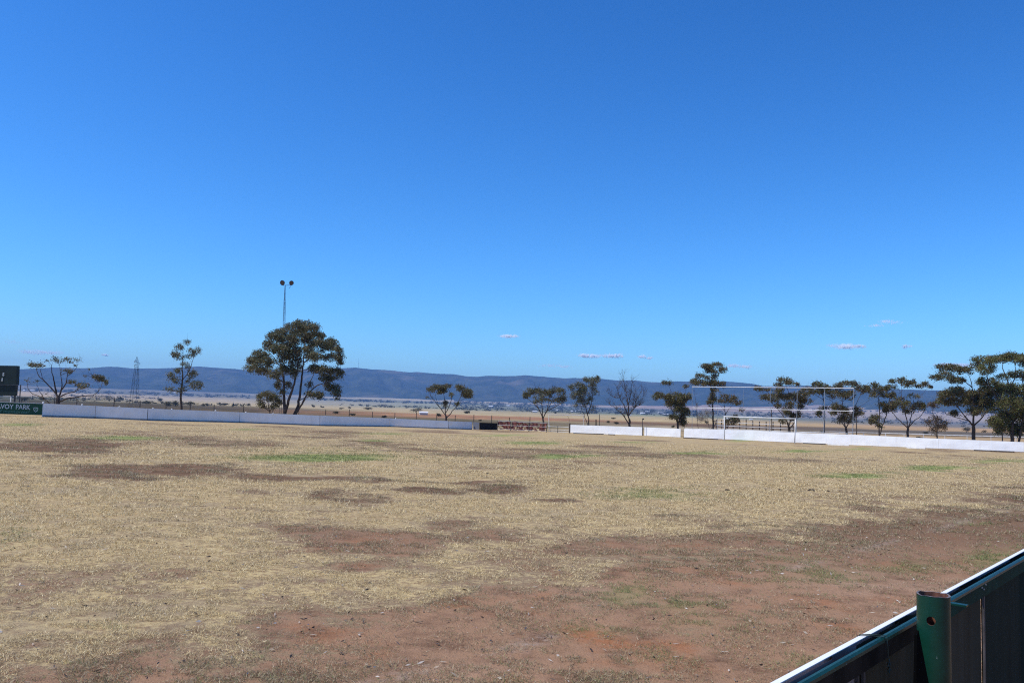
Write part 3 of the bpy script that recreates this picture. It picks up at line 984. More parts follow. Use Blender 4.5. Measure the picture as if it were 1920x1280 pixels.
def yard_fence():
    xs = [1343, 1353, 1364, 1374.5, 1387, 1399, 1411.5, 1424, 1436.5, 1449.5, 1463.5, 1478, 1487]
    Y0 = 120
    root = empty('yard_fence', gat(1364, Y0), 'white three rail yard fence with dark posts seen through the goal', 'fence')
    P = []
    for i, px in enumerate(xs):
        t = (px - 1364) / 123
        Y = Y0 - 4 * t
        g = gat(px, Y)
        ref = at(px, 787 + 5.0 * t, Y)
        top = at(px, 787 + 5.0 * t - (3 if i in (4, 5) else random.uniform(-.8, .5)), Y)
        P.append((g, ref))
        mb = MB()
        mb.bar(g, top, .11, .11, up=(0, 1, 0))
        mb.build('post', MAT['timber'], root)
    for dz in (-.35, -.85, -1.3):
        mb = MB()
        for (a, ta), (b, tb) in zip(P[:-1], P[1:]):
            za = min(ta[2], a[2] + 2.2)
            mb.bar([a[0], a[1] - .1, ta[2] + dz], [b[0], b[1] - .1, tb[2] + dz], .04, .085)
        mb.build('rail', MAT['whitepaint'], root)
yard_fence()

def running_rail():
    L = [(1285, 803.2, 120), (1345, 805.5, 118), (1500, 810, 120), (1560, 809, 126), (1650, 811.5, 128), (1720, 813.5, 126), (1800, 816, 124), (1890, 818.5, 122), (1990, 821, 120)]
    root = empty('running_rail', gat(1650, 128), 'low white pipe running rail passing behind the trunks of the gum row', 'rail')
    P = [at(px, py, Y) for px, py, Y in L]
    mb = MB()
    mb.tube(P, .055, 6)
    mb.build('rail', MAT['whitepaint'], root)
    for a, b in zip(P[:-1], P[1:]):
        for t in (.15, .65):
            p = a * (1 - t) + b * t
            mb = MB()
            mb.tube([[p[0], p[1], gz(p[0], p[1]) - .1], p], .04, 5)
            mb.build('post', MAT['whitepaint'], root)
running_rail()

def pole(px, ytop, Y, r, label, mat='timber', name='wooden_pole', lean=0.0):
    g = gat(px, Y)
    t = at(px + lean, ytop, Y)
    root = empty(name, g, label, 'pole')
    mb = MB()
    mb.tube([g - [0, 0, .3], (g + t) / 2, t], [r, r * .95, r * .85], 7)
    mb.build('shaft', MAT[mat], root)
    return root, g, t
r_, g_, t_ = pole(1204.5, 785, fence_y(1204.5) - .6, .045, 'thin dark pole with a small head standing at the sunlit fence near the bare tree', 'darksteel', 'marker_pole')
mb = MB(); mb.frame(at(1206, 785.3, fence_y(1204.5) - .6), (.10, 0, 0), (0, .05, 0), (0, 0, .09)); mb.build('head', MAT['darksteel'], r_)
pole(1447.5, 767, fence_y(1447) + 5, .055, 'slim brown pole beside the middle upright of the pipe frame', lean=-1)
pole(1606.5, 779, fence_y(1606) + 6, .06, 'short brown pole just outside the end upright of the pipe frame', lean=-1)
pole(1124, 776, 130, .05, 'short dark pole behind the leaning forked gum', 'darksteel', 'marker_pole')
pole(1117.5, 786, 122, .10, 'stubby timber post by the trunk of the leaning forked gum')

# ------------------------------------------------------------------ towers
def light_tower():
    Y = 128
    g = gat(527.5, Y)
    top = at(534.5, 537, Y)
    root = empty('light_tower', g, 'tall slim lattice floodlight mast behind the biggest gum', 'floodlight mast')
    H = top[2] - g[2]
    ax = np.array([1., 0, 0])
    mb = MB()
    n = 26
    def leg(k, t):
        wd = .38 * (1 - t) ** .8 + .04
        a = math.radians(90 + 120 * k + 20)
        c = g * (1 - t) + top * t
        return c + np.array([math.cos(a) * wd, math.sin(a) * wd, 0])
    for k in range(3):
        mb.tube([leg(k, t) for t in np.linspace(0, 1, 9)], .026, 5)
    for i in range(n):
        for k in range(3):
            mb.tube([leg(k, i / n), leg((k + 1) % 3, (i + 1) / n)], .008, 3, cap=False)
            if i % 2 == 0:
                mb.tube([leg(k, i / n), leg((k + 1) % 3, i / n)], .008, 3, cap=False)
    mb.build('mast', MAT['darksteel'], root)
    mb = MB()
    for i in range(14):
        z = .42 + i * .035
        c = g * (1 - z) + top * z
        mb.bar(c - ax * .17, c + ax * .17, .018, .018)
    for sx in (-.17, .17):
        mb.bar(g * .58 + top * .42 + ax * sx, g * .1 + top * .9 + ax * sx, .012, .012)
    mb.build('ladder', MAT['darksteel'], root)
    mb = MB()
    c1, c2 = at(531, 534.5, Y), at(546.5, 534, Y)
    mb.bar(at(530, 535, Y), at(547, 534.6, Y), .08, .06)
    mb.bar(top - [0, 0, .3], at(535, 534.5, Y), .07, .07)
    mb.bar(at(541.5, 541, Y), at(546, 535.5, Y), .04, .04)
    mb.build('crossarm', MAT['darksteel'], root)
    for px, py, r, dx in ((530.2, 530.0, .40, -.25), (546, 530.3, .36, .65)):
        c = at(px, py, Y)
        d = np.array([dx, -1, -.25]); d /= np.linalg.norm(d)
        u = np.cross(d, (0, 0, 1.)); u /= np.linalg.norm(u)
        v = np.cross(u, d)
        prof = [(-.38, .10), (-.34, .2), (-.1, .78), (.10, 1.0), (.14, 1.02), (.14, .95)]
        mb = MB()
        ns = 16
        vs, fs = [], []
        for s, rr in prof:
            for q in range(ns):
                a = 2 * math.pi * q / ns
                vs.append(c + d * s + r * rr * (math.cos(a) * u + math.sin(a) * v))
        for i in range(len(prof) - 1):
            for q in range(ns):
                fs.append((i * ns + q, i * ns + (q + 1) % ns, (i + 1) * ns + (q + 1) % ns, (i + 1) * ns + q))
        fs.append(tuple(range(ns)))
        mb.add(vs, fs)
        lamp = mb.build('floodlight', MAT['darksteel'], root)
        mb = MB()
        vs = [c + d * .11 + r * .9 * (math.cos(2 * math.pi * q / ns) * u + math.sin(2 * math.pi * q / ns) * v) for q in range(ns)]
        vs += [p - d * .01 for p in vs]
        mb.add(vs, [tuple(range(ns)), tuple(range(2 * ns - 1, ns - 1, -1))])
        mb.build('lens', MAT['lampglass'], lamp)
light_tower()

def lattice_tower():
    Y = 300
    b0, b1 = at(244.5, 752, Y), at(259, 752, Y)
    base = (b0 + b1) / 2
    base[2] = gz(base[0], base[1])
    top = at(256.8, 668, Y)
    neck = at(256.2, 690, Y)
    root = empty('lattice_tower', base, 'grey lattice power tower standing out on the plain against the hills', 'power tower')
    wd = np.linalg.norm(b1 - b0) / 2
    mb = MB()
    def leg(k, t):
        # t 0..1 base to neck
        a = math.radians(45 + 90 * k)
        c = base * (1 - t) + neck * t
        ww = wd * (1 - t) + .55 * t
        return c + np.array([math.cos(a) * ww * 1.35, math.sin(a) * ww * 1.35, 0])
    for k in range(4):
        mb.tube([leg(k, 0), leg(k, 1)], .065, 4)
    n = 7
    for i in range(n):
        t0, t1 = i / n, (i + 1) / n
        for k in range(4):
            mb.tube([leg(k, t0), leg((k + 1) % 4, t1)], .022, 3, cap=False)
            mb.tube([leg((k + 1) % 4, t0), leg(k, t1)], .022, 3, cap=False)
            mb.tube([leg(k, t1), leg((k + 1) % 4, t1)], .022, 3, cap=False)
    mb.build('legs', MAT['darksteel'], root)
    mb = MB()
    for sx in (-.5, .5):
        for sy in (-.5, .5):
            mb.tube([neck + [sx, sy, 0], neck * .35 + top * .65 + [sx * .7, sy * .7, 0], top], .05, 4)
    for f in (.12, .3, .5, .66):
        c = neck * (1 - f) + top * f
        mb.bar(c - [.6, 0, 0], c + [.6, 0, 0], .12, .12)
        mb.bar(c - [0, .6, 0], c + [0, .6, 0], .12, .12)
    mb.build('mast_head', MAT['darksteel'], root)
    for f, sgn in ((.25, -1), (.42, 1), (.6, -1)):
        c = neck * (1 - f) + top * f
        mb = MB()
        mb.bar(c, c + [sgn * 1.1, .3, .1], .1, .1)
        mb.tube([c + [sgn * 1.0, .3, .1], c + [sgn * 1.0, .3, -.6]], .09, 5)
        mb.build('crossarm', MAT['galv'], root)
lattice_tower()
def hill_mast():
    top, bot = at(672.5, 671, 7900), at(672.3, 690, 7900)
    root = empty('radio_mast', bot, 'tiny thin radio mast on the crest of the hills', 'mast')
    mb = MB()
    mb.tube([bot - [0, 0, 10], (bot + top) / 2, top], [1.1, .9, .5], 5)
    mb.build('shaft', MAT['galv'], root)
    for f in (.45, .75):
        c = bot * (1 - f) + top * f
        mb = MB()
        mb.bar(c - [3, 0, 0], c + [3, 0, 0], 1.2, 1.5)
        mb.build('antenna', MAT['galv'], root)
hill_mast()

# ------------------------------------------------------------------ trees
class Skel:
    def __init__(s, rng):
        s.pos, s.rad, s.chains, s.rng = [], [], [], rng
    def chain(s, pts, r0, r1, wig=.06, bare=False):
        pts = np.asarray(pts, float)
        seg = np.r_[0, np.cumsum(np.linalg.norm(np.diff(pts, axis=0), axis=1))]
        n = max(3, int(seg[-1] / .45) + 2)
        t = np.linspace(0, seg[-1], n)
        q = np.stack([np.interp(t, seg, pts[:, c]) for c in range(3)], 1)
        # smooth the corners, wiggle
        for _ in range(2):
            q[1:-1] = (q[:-2] + 2 * q[1:-1] + q[2:]) / 4
        w_ = s.rng.normal(size=(n, 3)) * wig * min(1, seg[-1] / 2)
        w_[0] = 0
        q += w_
        r = np.linspace(r0, r1, n)
        s.chains.append((q, r))
        s.pos += list(q)
        s.rad += list(r)
    def connect(s, target, r1, wig=.05):
        P = np.array(s.pos)
        d = target - P
        dist = np.linalg.norm(d, axis=1)
        cost = dist + np.where(d[:, 2] < dist * .15, 1.5, 0) 
        i = int(np.argmin(cost))
        p = P[i]
        r0 = max(min(s.rad[i] * .65, .012 + .016 * dist[i]), r1)
        mid = (p + target) / 2 + np.array([0, 0, .14 * dist[i]]) * (1 if target[2] > p[2] else .5) + s.rng.normal(size=3) * .10 * dist[i]
        n = max(3, int(dist[i] / .4) + 2)
        t = np.linspace(0, 1, n)[:, None]
        q = (1 - t) ** 2 * p + 2 * t * (1 - t) * mid + t * t * target
        r = np.linspace(r0, r1, n)
        s.chains.append((q, r))
        s.pos += list(q[1:])
        s.rad += list(r[1:])
    def twigs(s, n, length, r, up=.5):
        P, R = np.array(s.pos), np.array(s.rad)
        zmin, zmax = P[:, 2].min(), P[:, 2].max()
        pool = np.where((P[:, 2] > zmin + .25 * (zmax - zmin)) & (R < .09))[0]
        for _ in range(n):
            i = s.rng.choice(pool)
            d = rand_dirs(1, s.rng)[0]
            d[2] = abs(d[2]) * .6 + up
            d /= np.linalg.norm(d)
            L = length * s.rng.uniform(.4, 1.2)
            q = np.array([P[i], P[i] + d * L * .5 + s.rng.normal(size=3) * .06 * L, P[i] + d * L + np.array([0, 0, .1 * L])])
            s.chains.append((q, np.array([min(r, R[i] * .7), r * .7, r * .35])))
            if s.rng.random() < .6:
                s.pos.append(q[1]); s.rad.append(r * .6)
    def mesh(s, name, mat, parent):
        mb = MB()
        for q, r in s.chains:
            big = r[0]
            mb.tube(q, r, 8 if big > .12 else (5 if big > .03 else 3), cap=False)
        return mb.build(name, mat, parent, smooth=True)

OLIVE = np.array([(.050, .056, .020), (.070, .066, .024), (.062, .044, .022), (.040, .046, .022), (.085, .074, .032), (.075, .048, .026)]) * 1.35
GREY = np.array([(.090, .094, .055), (.065, .072, .038), (.12, .115, .07), (.085, .068, .04), (.055, .064, .032), (.145, .13, .085)])
BRIGHT = np.array([(.085, .095, .026), (.062, .074, .022), (.10, .10, .03), (.055, .06, .022), (.075, .06, .025)]) * 1.35
RUST = np.array([(.085, .052, .028), (.065, .052, .026), (.11, .065, .036), (.055, .045, .025)]) * 1.35
DEAD = np.array([(.16, .14, .12), (.11, .095, .08), (.20, .18, .155), (.13, .10, .075)])
TREES = []
def tree(name, label, Y, trunks, clumps, pal=OLIVE, seed=1, dens=1.0, bark='bark', group=None, leaf=(.20, .085), twig=(14, .9), droop=.35, cat='tree', sub=1.0, puff=1.12):
    rng = np.random.default_rng(seed)
    base_px = trunks[0][0][0]
    Y = max(Y, fence_y(base_px) + 8)
    sc = Y / F_PX
    base = gat(base_px, Y)
    root = empty(name, base, label, cat, group)
    sk = Skel(rng)
    for ti, tr in enumerate(trunks):
        pts = []
        dy = 0
        for k, p in enumerate(tr[:-2] if isinstance(tr[-1], (int, float)) else tr):
            dy += rng.normal() * 6 * sc * (k > 0) if ti else rng.normal() * 1.5 * sc * (k > 0)
            pts.append(at(p[0], p[1], Y + dy))
        r0, r1 = tr[-2] * .66, tr[-1] * .7
        if ti == 0 or (pts[0][2] < base[2] + .9):
            g = base.copy() if ti == 0 else gat(tr[0][0], Y)
            pts = [g - [0, 0, .25]] + [p for p in pts if p[2] > g[2] + .1]
            q = np.asarray(pts)
        elif sk.pos:
            # snap the limb's start onto the skeleton already there, in depth too
            PP = np.array(sk.pos)
            j = int(np.argmin((PP[:, 0] - pts[0][0]) ** 2 + (PP[:, 2] - pts[0][2]) ** 2))
            shift = PP[j] - pts[0]
            shift[0] = shift[2] = 0
            pts = [PP[j]] + [p + shift for p in pts[1:]]
        sk.chain(pts, r0, r1, wig=.03)
    targets, vols = [], []
    hw = (max(c[0] for c in clumps) - min(c[0] for c in clumps)) / 2 + 6 if clumps else 10
    cx0 = np.mean([c[0] for c in clumps]) if clumps else base_px
    for c in clumps:
        cx, cy, rx, ry = c[0], c[1], c[2] * puff, c[3] * puff
        dn = c[4] if len(c) > 4 else 1.0
        room = math.sqrt(max(.08, 1 - ((cx - cx0) / (hw * 1.15)) ** 2)) * hw * .6
        dyc = rng.uniform(-1, 1) * room * sc
        cen = at(cx, cy, Y + dyc)
        RX, RZ = rx * sc, ry * sc
        area = math.pi * RX * RZ
        nsub = max(4, int(area * 3.2 * sub) + 3)
        sr = math.sqrt(area / nsub / math.pi) * 1.3
        nl = dn * dens * area / (leaf[0] * leaf[1] * .5) * 3.8 / nsub
        vols.append((cen, RX, RZ, nl * nsub * .62))
        for _ in range(nsub):
            while True:
                u = rng.uniform(-1, 1, 3)
                if u @ u < 1:
                    break
            u = u / (np.linalg.norm(u) + 1e-6) * (np.linalg.norm(u) ** .55)
            if u[2] < 0 and rng.random() < .45:
                u[2] *= -1
            t = cen + u * np.array([RX, RX * .9, RZ]) * .86
            targets.append((t, sr, nl, rng.integers(0, 99)))
    # nearer the trunk first
    if targets:
        P0 = np.array(sk.pos)
        targets.sort(key=lambda T: np.min(np.linalg.norm(P0 - T[0], axis=1)))
    tot = 0
    allV, allT = [], []
    for t, sr, dn, h in targets:
        sk.connect(t - np.array([0, 0, sr * .3]), .008)
        n = int(rng.poisson(max(2, dn * .62)))
        g = rng.normal(size=(n, 3)) * np.array([sr * .68, sr * .68, sr * .46])
        g[:, 2] -= .12 * (g[:, 0] ** 2 + g[:, 1] ** 2) / max(sr, .1)
        C = t + g
        L = leaf[0] * rng.uniform(.6, 1.35, n)
        W = leaf[1] * rng.uniform(.6, 1.3, n)
        V = leaf_quads(C, L, W, droop)
        allV.append(V)
        k = rng.integers(0, len(pal), n)
        c = pal[k] * rng.uniform(1., 2.2, (n, 1)) * (.8 + .5 * ((h % 10) / 10))
        allT.append(c)
    for cen, RX, RZ, n in vols:
        n = int(n)
        if n < 1:
            continue
        u = rand_dirs(n, rng) * (rng.random((n, 1)) ** .42)
        u *= 1 + .35 * (fbm(u[:, 0] * 3 + cen[0], u[:, 2] * 3 + cen[2], 3)[:, None] - .5)
        C = cen + u * np.array([RX, RX * .9, RZ]) * 1.02
        keepm = fbm(C[:, 0] / .55 + 7, C[:, 2] / .45 + C[:, 1] / .7, 3) > .44
        C = C[keepm]
        n = len(C)
        allV.append(leaf_quads(C, leaf[0] * rng.uniform(.6, 1.35, n), leaf[1] * rng.uniform(.6, 1.3, n), droop))
        allT.append(pal[rng.integers(0, len(pal), n)] * rng.uniform(1., 2.2, (n, 1)))
    if twig:
        sk.twigs(twig[0], twig[1], .012)
    sk.mesh('trunk', MAT[bark], root)
    if allV:
        V = np.concatenate(allV)
        me = fast_mesh('crown', V, 4, np.concatenate(allT))
        link('crown', me, MAT['leaf'], root)
    return root

GR = 'gum trees along the fence'
tree('gum_tree', 'wide sparse gum with spreading bare limbs behind the banner end of the fence', 84,
     [[(108.6, 766), (108.6, 757), (108, 745), .36, .26],
      [(107, 746), (102, 732), (98.7, 712), (94.6, 694), (93, 684), .16, .03],
      [(103, 736), (88, 721), (71.6, 709), (64, 695), (66, 687), .13, .03],
      [(88, 721), (77, 713), (71, 702), (70, 690), .07, .025],
      [(109, 745), (113, 733), (119.5, 722), (125.7, 706), (124.6, 697), .15, .03],
      [(113, 733), (113, 718), (111, 704), (109, 682), .09, .02],
      [(110, 744), (127, 735), (150, 732), (156, 724), .12, .03],
      [(109, 756), (126, 746), (144.4, 743), (181, 739.7), (186, 726), .14, .03],
      [(181, 739.7), (183, 728), (187, 714), .05, .02],
      [(97, 758), (80, 745), (57, 737), (49.7, 727), (52, 716), .11, .02],
      [(80, 745), (72.6, 731), (68, 722), .06, .02],
      [(120, 722), (132, 720), (140, 717), .06, .02],
      [(125.7, 706), (138, 699), (146, 682), .06, .02]],
     [(68, 684.5, 14, 4.5), (62, 684, 7, 4), (76, 686, 8, 3), (88, 677, 3, 2), (105, 674, 7, 5), (113, 677, 7, 4), (128, 674, 7, 4), (133, 679, 4, 3), (146, 675, 7, 5, .7), (141, 685, 3, 2.4), (127, 693, 8, 4.5), (131, 697, 5, 3),
      (136, 716, 9, 3.2, 1.3), (156, 721.5, 12, 5, 1.5), (150, 722, 8, 4, 1.2), (185, 708, 10, 6, 1.6), (191, 711, 7, 6, 1.6), (199, 718, 4, 5, 1.3), (52, 712, 5, 3, .6), (70, 715, 5, 3, .4), (160, 704, 4, 2, .6), (166, 692, 3, 1.5, .5), (86, 740, 4, 4, .6)],
     OLIVE, 11, .55, leaf=(.17, .075), twig=(60, .8), group=GR)
tree('gum_tree', 'slender upright gum with ragged tiers of drooping foliage', 93,
     [[(339.8, 771), (339.5, 766), (339, 735), (343, 712), (341.6, 686), (341, 671), (343, 655), .24, .03],
      [(343, 714), (352, 698), (362, 670), (366, 660), .09, .02], [(339, 738), (328, 734), (318, 731), .07, .02], [(341, 735), (356, 728), (366, 722), .07, .02], [(342, 706), (330, 706), (323, 704), .06, .02]],
     [(349, 645, 6, 7), (337, 652, 9, 6), (332, 665, 9, 7), (326, 668, 6, 7), (366, 658, 8, 8), (362, 665, 6, 5), (349, 670, 6, 6), (347, 682, 7, 4), (354, 690, 6, 5), (335, 695, 8, 6), (363, 700, 6, 7), (322, 705, 8, 7), (329, 712, 7, 6),
      (350, 716, 5, 4), (367, 722, 9, 8), (374, 724, 4, 8), (318, 731, 9, 5), (338, 734, 7, 6), (356, 704, 4, 7), (344, 725, 4, 6)],
     GREY, 12, .75, leaf=(.22, .075), droop=.8, twig=(30, .8), group=GR)
tree('gum_tree', 'biggest round crowned gum with four leaning trunks below the floodlight mast', 102,
     [[(534.6, 780), (534, 775), (531.7, 742.6), (533, 713), (527, 690), (522, 665), .38, .05],
      [(538, 776), (545, 740), (554, 716), (560, 683), (558, 655), .30, .05],
      [(549.5, 779), (560, 760), (565, 713), (569, 677), (572, 645), (574, 620), .30, .04],
      [(552, 779), (567, 756), (576, 737), (592.6, 723), (610, 717), (626, 712), .24, .05],
      [(576, 737), (586, 716), (596, 694), .12, .04], [(533, 716), (515, 706), (494, 697), (475, 690), .14, .03], [(569, 680), (590, 665), (612, 652), (628, 655), .14, .03],
      [(527, 692), (512, 668), (500, 655), .10, .03], [(558, 660), (548, 640), (545, 622), .08, .03], [(610, 717), (624, 724), (629, 734), .06, .02], [(567, 756), (578, 744), (590, 739), .06, .02]],
     [(569, 609, 15, 7), (551, 615, 15, 8), (584, 617, 15, 9), (533, 624, 15, 8), (515, 633, 13, 8), (563, 632, 19, 11), (590, 632, 15, 10), (540, 640, 16, 8), (598, 648, 14, 9), (620, 646, 13, 9), (632, 661, 9, 9), (637, 675, 6, 7), (618, 671, 12, 6),
      (503, 646, 9, 8), (521, 655, 13, 8), (545, 657, 17, 10), (572, 660, 14, 10), (588, 669, 12, 7), (533, 673, 12, 8), (554, 681, 12, 9), (487, 666, 13, 8), (477, 678, 12, 8), (499, 679, 13, 8), (466, 691, 8, 5), (482, 690, 10, 6), (494, 696, 13, 6), (514, 702, 11, 7),
      (536, 693, 12, 8), (554, 700, 8, 8), (592, 691, 10, 7), (609, 695, 14, 8), (613, 709, 12, 6), (633, 700, 8, 9), (628, 730, 8, 9), (632, 742, 5, 6), (616, 725, 8, 6), (588, 738, 13, 4.5), (596, 741, 7, 5), (581, 722, 6, 5, .6), (521, 722, 5, 8), (529, 735, 4, 6), (540, 722, 5, 6)],
     np.concatenate([GREY, OLIVE]), 13, 1.45, puff=1.36, leaf=(.24, .09), twig=(60, .8), droop=.6, group=GR)
tree('bush_tree', 'low dark bushy gum crouching against the biggest gum', 112,
     [[(505, 776), (505, 768), (502, 752), (500, 742), .16, .04], [(505, 772), (514, 758), (516, 748), .09, .03], [(505, 772), (494, 760), (490, 750), .08, .03]],
     [(502, 738, 14, 6), (490, 746, 9, 8), (514, 748, 9, 8), (489, 758, 8, 6), (520, 756, 7, 8), (505, 747, 9, 5), (513, 762, 7, 5, .7), (497, 763, 6, 4, .6)],
     OLIVE, 14, 1.0, group='bushy trees', twig=(14, .6))
tree('gum_tree', 'small umbrella shaped gum with a split flat crown behind the seam of the shaded fence', 117,
     [[(836, 793), (836, 788), (836, 779), .24, .2],
      [(836, 781), (825, 764), (808, 743), (804, 735), .11, .03], [(836, 780), (835, 760), (834, 743), (826, 731), .11, .03], [(837, 784), (855, 764), (862.5, 747), (868, 736), .12, .03], [(836, 776), (845.6, 754), (847.5, 741), (840, 728), .10, .03], [(825, 764), (818, 748), (815, 735), .06, .02]],
     [(809, 731, 9, 6), (818, 726, 11, 5), (828, 725, 9, 5), (840, 724, 8, 4), (824, 735, 8, 4), (832, 733, 7, 4), (858, 727, 8, 5), (866, 729, 9, 5), (875, 735, 11, 6), (882, 741, 5, 5), (846, 741, 4, 5), (836, 757, 5, 7), (857, 757, 5, 3), (803, 745, 5, 3, .4), (872, 741, 8, 4)],
     OLIVE, 15, 1.15, group=GR, twig=(50, .9))
tree('gum_tree', 'broad vase shaped gum with dead top twigs rising behind the red netting', 114,
     [[(1019, 801), (1019, 796), (1018.5, 785), .26, .2],
      [(1018, 787), (1012, 767), (998, 754), (986, 744), .13, .03], [(1020, 787), (1025, 769), (1043, 762), (1057, 754), .13, .03], [(1018, 784), (1016, 757), (1014, 738), (1010, 727), (1011, 716), .12, .012], [(1020, 782), (1033, 756), (1041, 736), .11, .03],
      [(1014, 740), (1004, 728), (1001, 718), .04, .012], [(1025, 769), (1030, 750), (1027, 738), .07, .02], [(1012, 767), (1004, 752), (1002, 742), .07, .02]],
     [(994, 733, 9, 6), (1004, 735, 10, 7), (1017, 736, 10, 8), (989, 742, 8, 5), (1011, 745, 9, 7), (1041, 730, 11, 5), (1033, 734, 8, 5), (1053, 735, 8, 7), (1047, 750, 12, 5), (1056, 747, 6, 6), (1024, 750, 8, 4), (1007, 754, 7, 4), (1028, 740, 8, 5), (985, 740, 5, 5)],
     np.concatenate([OLIVE, GREY[:2]]), 16, .95, group=GR, twig=(70, .9))
tree('gum_tree', 'leaning forked gum with a ragged tall crown at the gate', 111,
     [[(1104, 801), (1103.8, 797), (1103.5, 777), (1097, 762), (1092, 745), .16, .04],
      [(1104, 799), (1094, 776), (1089, 762), .10, .03], [(1103.5, 778), (1110, 755), (1112, 730), (1113, 713), .10, .025], [(1092, 747), (1084, 738), (1076, 728), .06, .02]],
     [(1109, 713, 13, 6), (1121, 711, 6, 6), (1099, 711, 6, 5), (1087, 723, 10, 7), (1072, 727, 6, 7), (1110, 723, 7, 7), (1097, 728, 8, 7), (1095, 737, 13, 8), (1080, 741, 10, 8), (1114, 734, 6, 8), (1089, 751, 10, 6), (1105, 750, 6, 8), (1110, 764, 4, 6), (1080, 760, 4, 5, .7), (1096, 760, 5, 5, .6)],
     GREY, 17, .8, group=GR, twig=(40, .8), droop=.6)
def bare_tree():
    rng = np.random.default_rng(21)
    Y = fence_y(1180.6) + 7
    base = gat(1180.6, Y)
    root = empty('bare_tree', base, 'leafless tree with upswept bare branches behind the sunlit fence', 'tree')
    sk = Skel(rng)
    lim = [[(1180.6, 804), (1180.6, 797), (1180.6, 786), .26, .2],
           [(1179.5, 794), (1167.5, 775), (1156.6, 767.7), (1148, 760), (1139, 754), .13, .02], [(1179.5, 783), (1171, 762), (1162, 747), (1158.8, 736), (1157, 724), .13, .02],
           [(1162, 747), (1152, 746), (1141, 738), .06, .015], [(1180, 780), (1178, 758), (1175, 739), (1171, 723), (1169, 708), .14, .015], [(1182, 781), (1187, 766.6), (1197, 760), (1206, 754.5), .12, .02],
           [(1188, 765), (1191.6, 751), (1198, 742.5), (1202, 732), .08, .015], [(1178, 758), (1183, 740), (1184, 724), (1187, 712), .08, .012], [(1175, 739), (1168, 728), (1164, 716), .05, .012], [(1197, 760), (1204, 748), (1207, 738), .05, .012], [(1187, 766), (1188, 748), (1192, 730), .06, .012]]
    for k, l in enumerate(lim):
        pts = [at(p[0], p[1], Y + (rng.normal() * .6 if k else 0)) for p in l[:-2]]
        if k == 0:
            pts = [base - [0, 0, .2]] + [p for p in pts if p[2] > base[2] + .1]
        else:
            PP = np.array(sk.pos)
            j = int(np.argmin((PP[:, 0] - pts[0][0]) ** 2 + (PP[:, 2] - pts[0][2]) ** 2))
            pts[0] = PP[j]
        sk.chain(pts, l[-2] * .7, l[-1] * .7, wig=.04)
    sk.twigs(230, 1.15, .022, .75)
    sk.twigs(420, .7, .013, .6)
    sk.mesh('trunk', MAT['bark'], root)
bare_tree()
tree('gum_tree', 'dense low mallee bush tree next to the dark gap in the sunlit fence', 104,
     [[(1271, 807), (1271, 802), (1270, 788), .24, .16], [(1270, 792), (1263, 775), (1255, 758), (1238, 742), .10, .03], [(1270, 790), (1268, 765), (1266, 748), .12, .03], [(1272, 792), (1280, 770), (1288, 745), .10, .03], [(1266, 750), (1258, 735), (1250, 721), .05, .015], [(1276, 760), (1284, 738), (1287, 724), .04, .015], [(1271, 796), (1278, 786), (1282, 776), .08, .03]],
     [(1249.5, 718, 9, 4.5), (1287, 723, 6, 3, .6), (1230, 745, 6, 5), (1236, 740, 9, 5), (1254, 747, 9, 8), (1266, 744, 13, 9), (1289, 743, 8, 7), (1279, 747, 10, 8), (1254, 758, 8, 6), (1267, 758, 12, 8), (1272.5, 769, 9, 9), (1286, 772, 7, 9), (1265, 783, 8, 7), (1279, 785, 8, 10), (1281, 794, 4, 6), (1272, 755, 12, 8)],
     OLIVE, 18, 1.35, puff=1.15, group=GR, twig=(50, .9))
tree('gum_tree', 'tall single trunk gum with a high rounded crown over the corner of the pipe frame', 106,
     [[(1337, 809), (1337, 804), (1337, 767), (1335, 735), (1332, 719), (1337, 700), .20, .06], [(1333, 722), (1318, 712), (1308, 706), .08, .02], [(1334, 715), (1346, 703), (1355, 695), .08, .02], [(1334, 730), (1348, 724), (1356, 719), .06, .02]],
     [(1325, 687, 10, 6), (1343, 685, 11, 5.5), (1356, 694, 8, 6), (1335, 694, 12, 6), (1311, 705, 8, 5), (1301, 714, 7, 5), (1315, 718, 13, 6), (1335, 718, 10, 7), (1353, 720, 8, 5), (1339, 706, 8, 5, .6), (1325, 708, 6, 5), (1337, 746, 7, 10), (1331, 757, 5, 6), (1340, 733, 6, 6, .7)],
     np.concatenate([OLIVE, RUST[:1]]), 19, 1.3, group=GR, twig=(30, .8))
tree('gum_tree', 'short layered gum under the middle rail of the pipe frame', 112,
     [[(1361, 810), (1361, 805), (1360, 775), (1358, 758), .17, .05], [(1360, 778), (1371, 762), (1382, 754), .07, .02], [(1360, 770), (1350, 757), .05, .02]],
     [(1359, 744, 10, 5), (1374, 748, 9, 6), (1385, 755, 6, 5), (1353, 751, 7, 4), (1366, 752, 8, 4), (1375, 789, 10, 7), (1365, 790, 5, 7), (1390, 769, 5, 4, .5), (1379, 783, 6, 5)],
     np.concatenate([OLIVE, RUST]), 20, 1.0, group=GR, twig=(40, .8))
tree('dead_bush', 'grey dead bush with one long fallen limb below the tall gum', 101.5,
     [[(1330, 806), (1330, 800), (1327, 784), .07, .03], [(1355, 806), (1345, 795), (1330, 781), (1322, 772), .10, .03], [(1330, 795), (1316, 780), .04, .02]],
     [(1319, 778, 9, 8, .5), (1330, 776, 8, 7, .4), (1312, 786, 6, 6, .4)], DEAD, 22, .5, bark='palebark', twig=(150, .8), leaf=(.16, .05), cat='bush')
tree('dead_sapling', 'thin dead sapling standing inside the end upright of the pipe frame', 102.5,
     [[(1309, 805), (1309, 800), (1306, 765), (1302, 735), .06, .02]], [(1306, 760, 3, 5, .15), (1309, 783, 3, 5, .2)], DEAD, 23, .4, twig=(40, .6), leaf=(.13, .04))
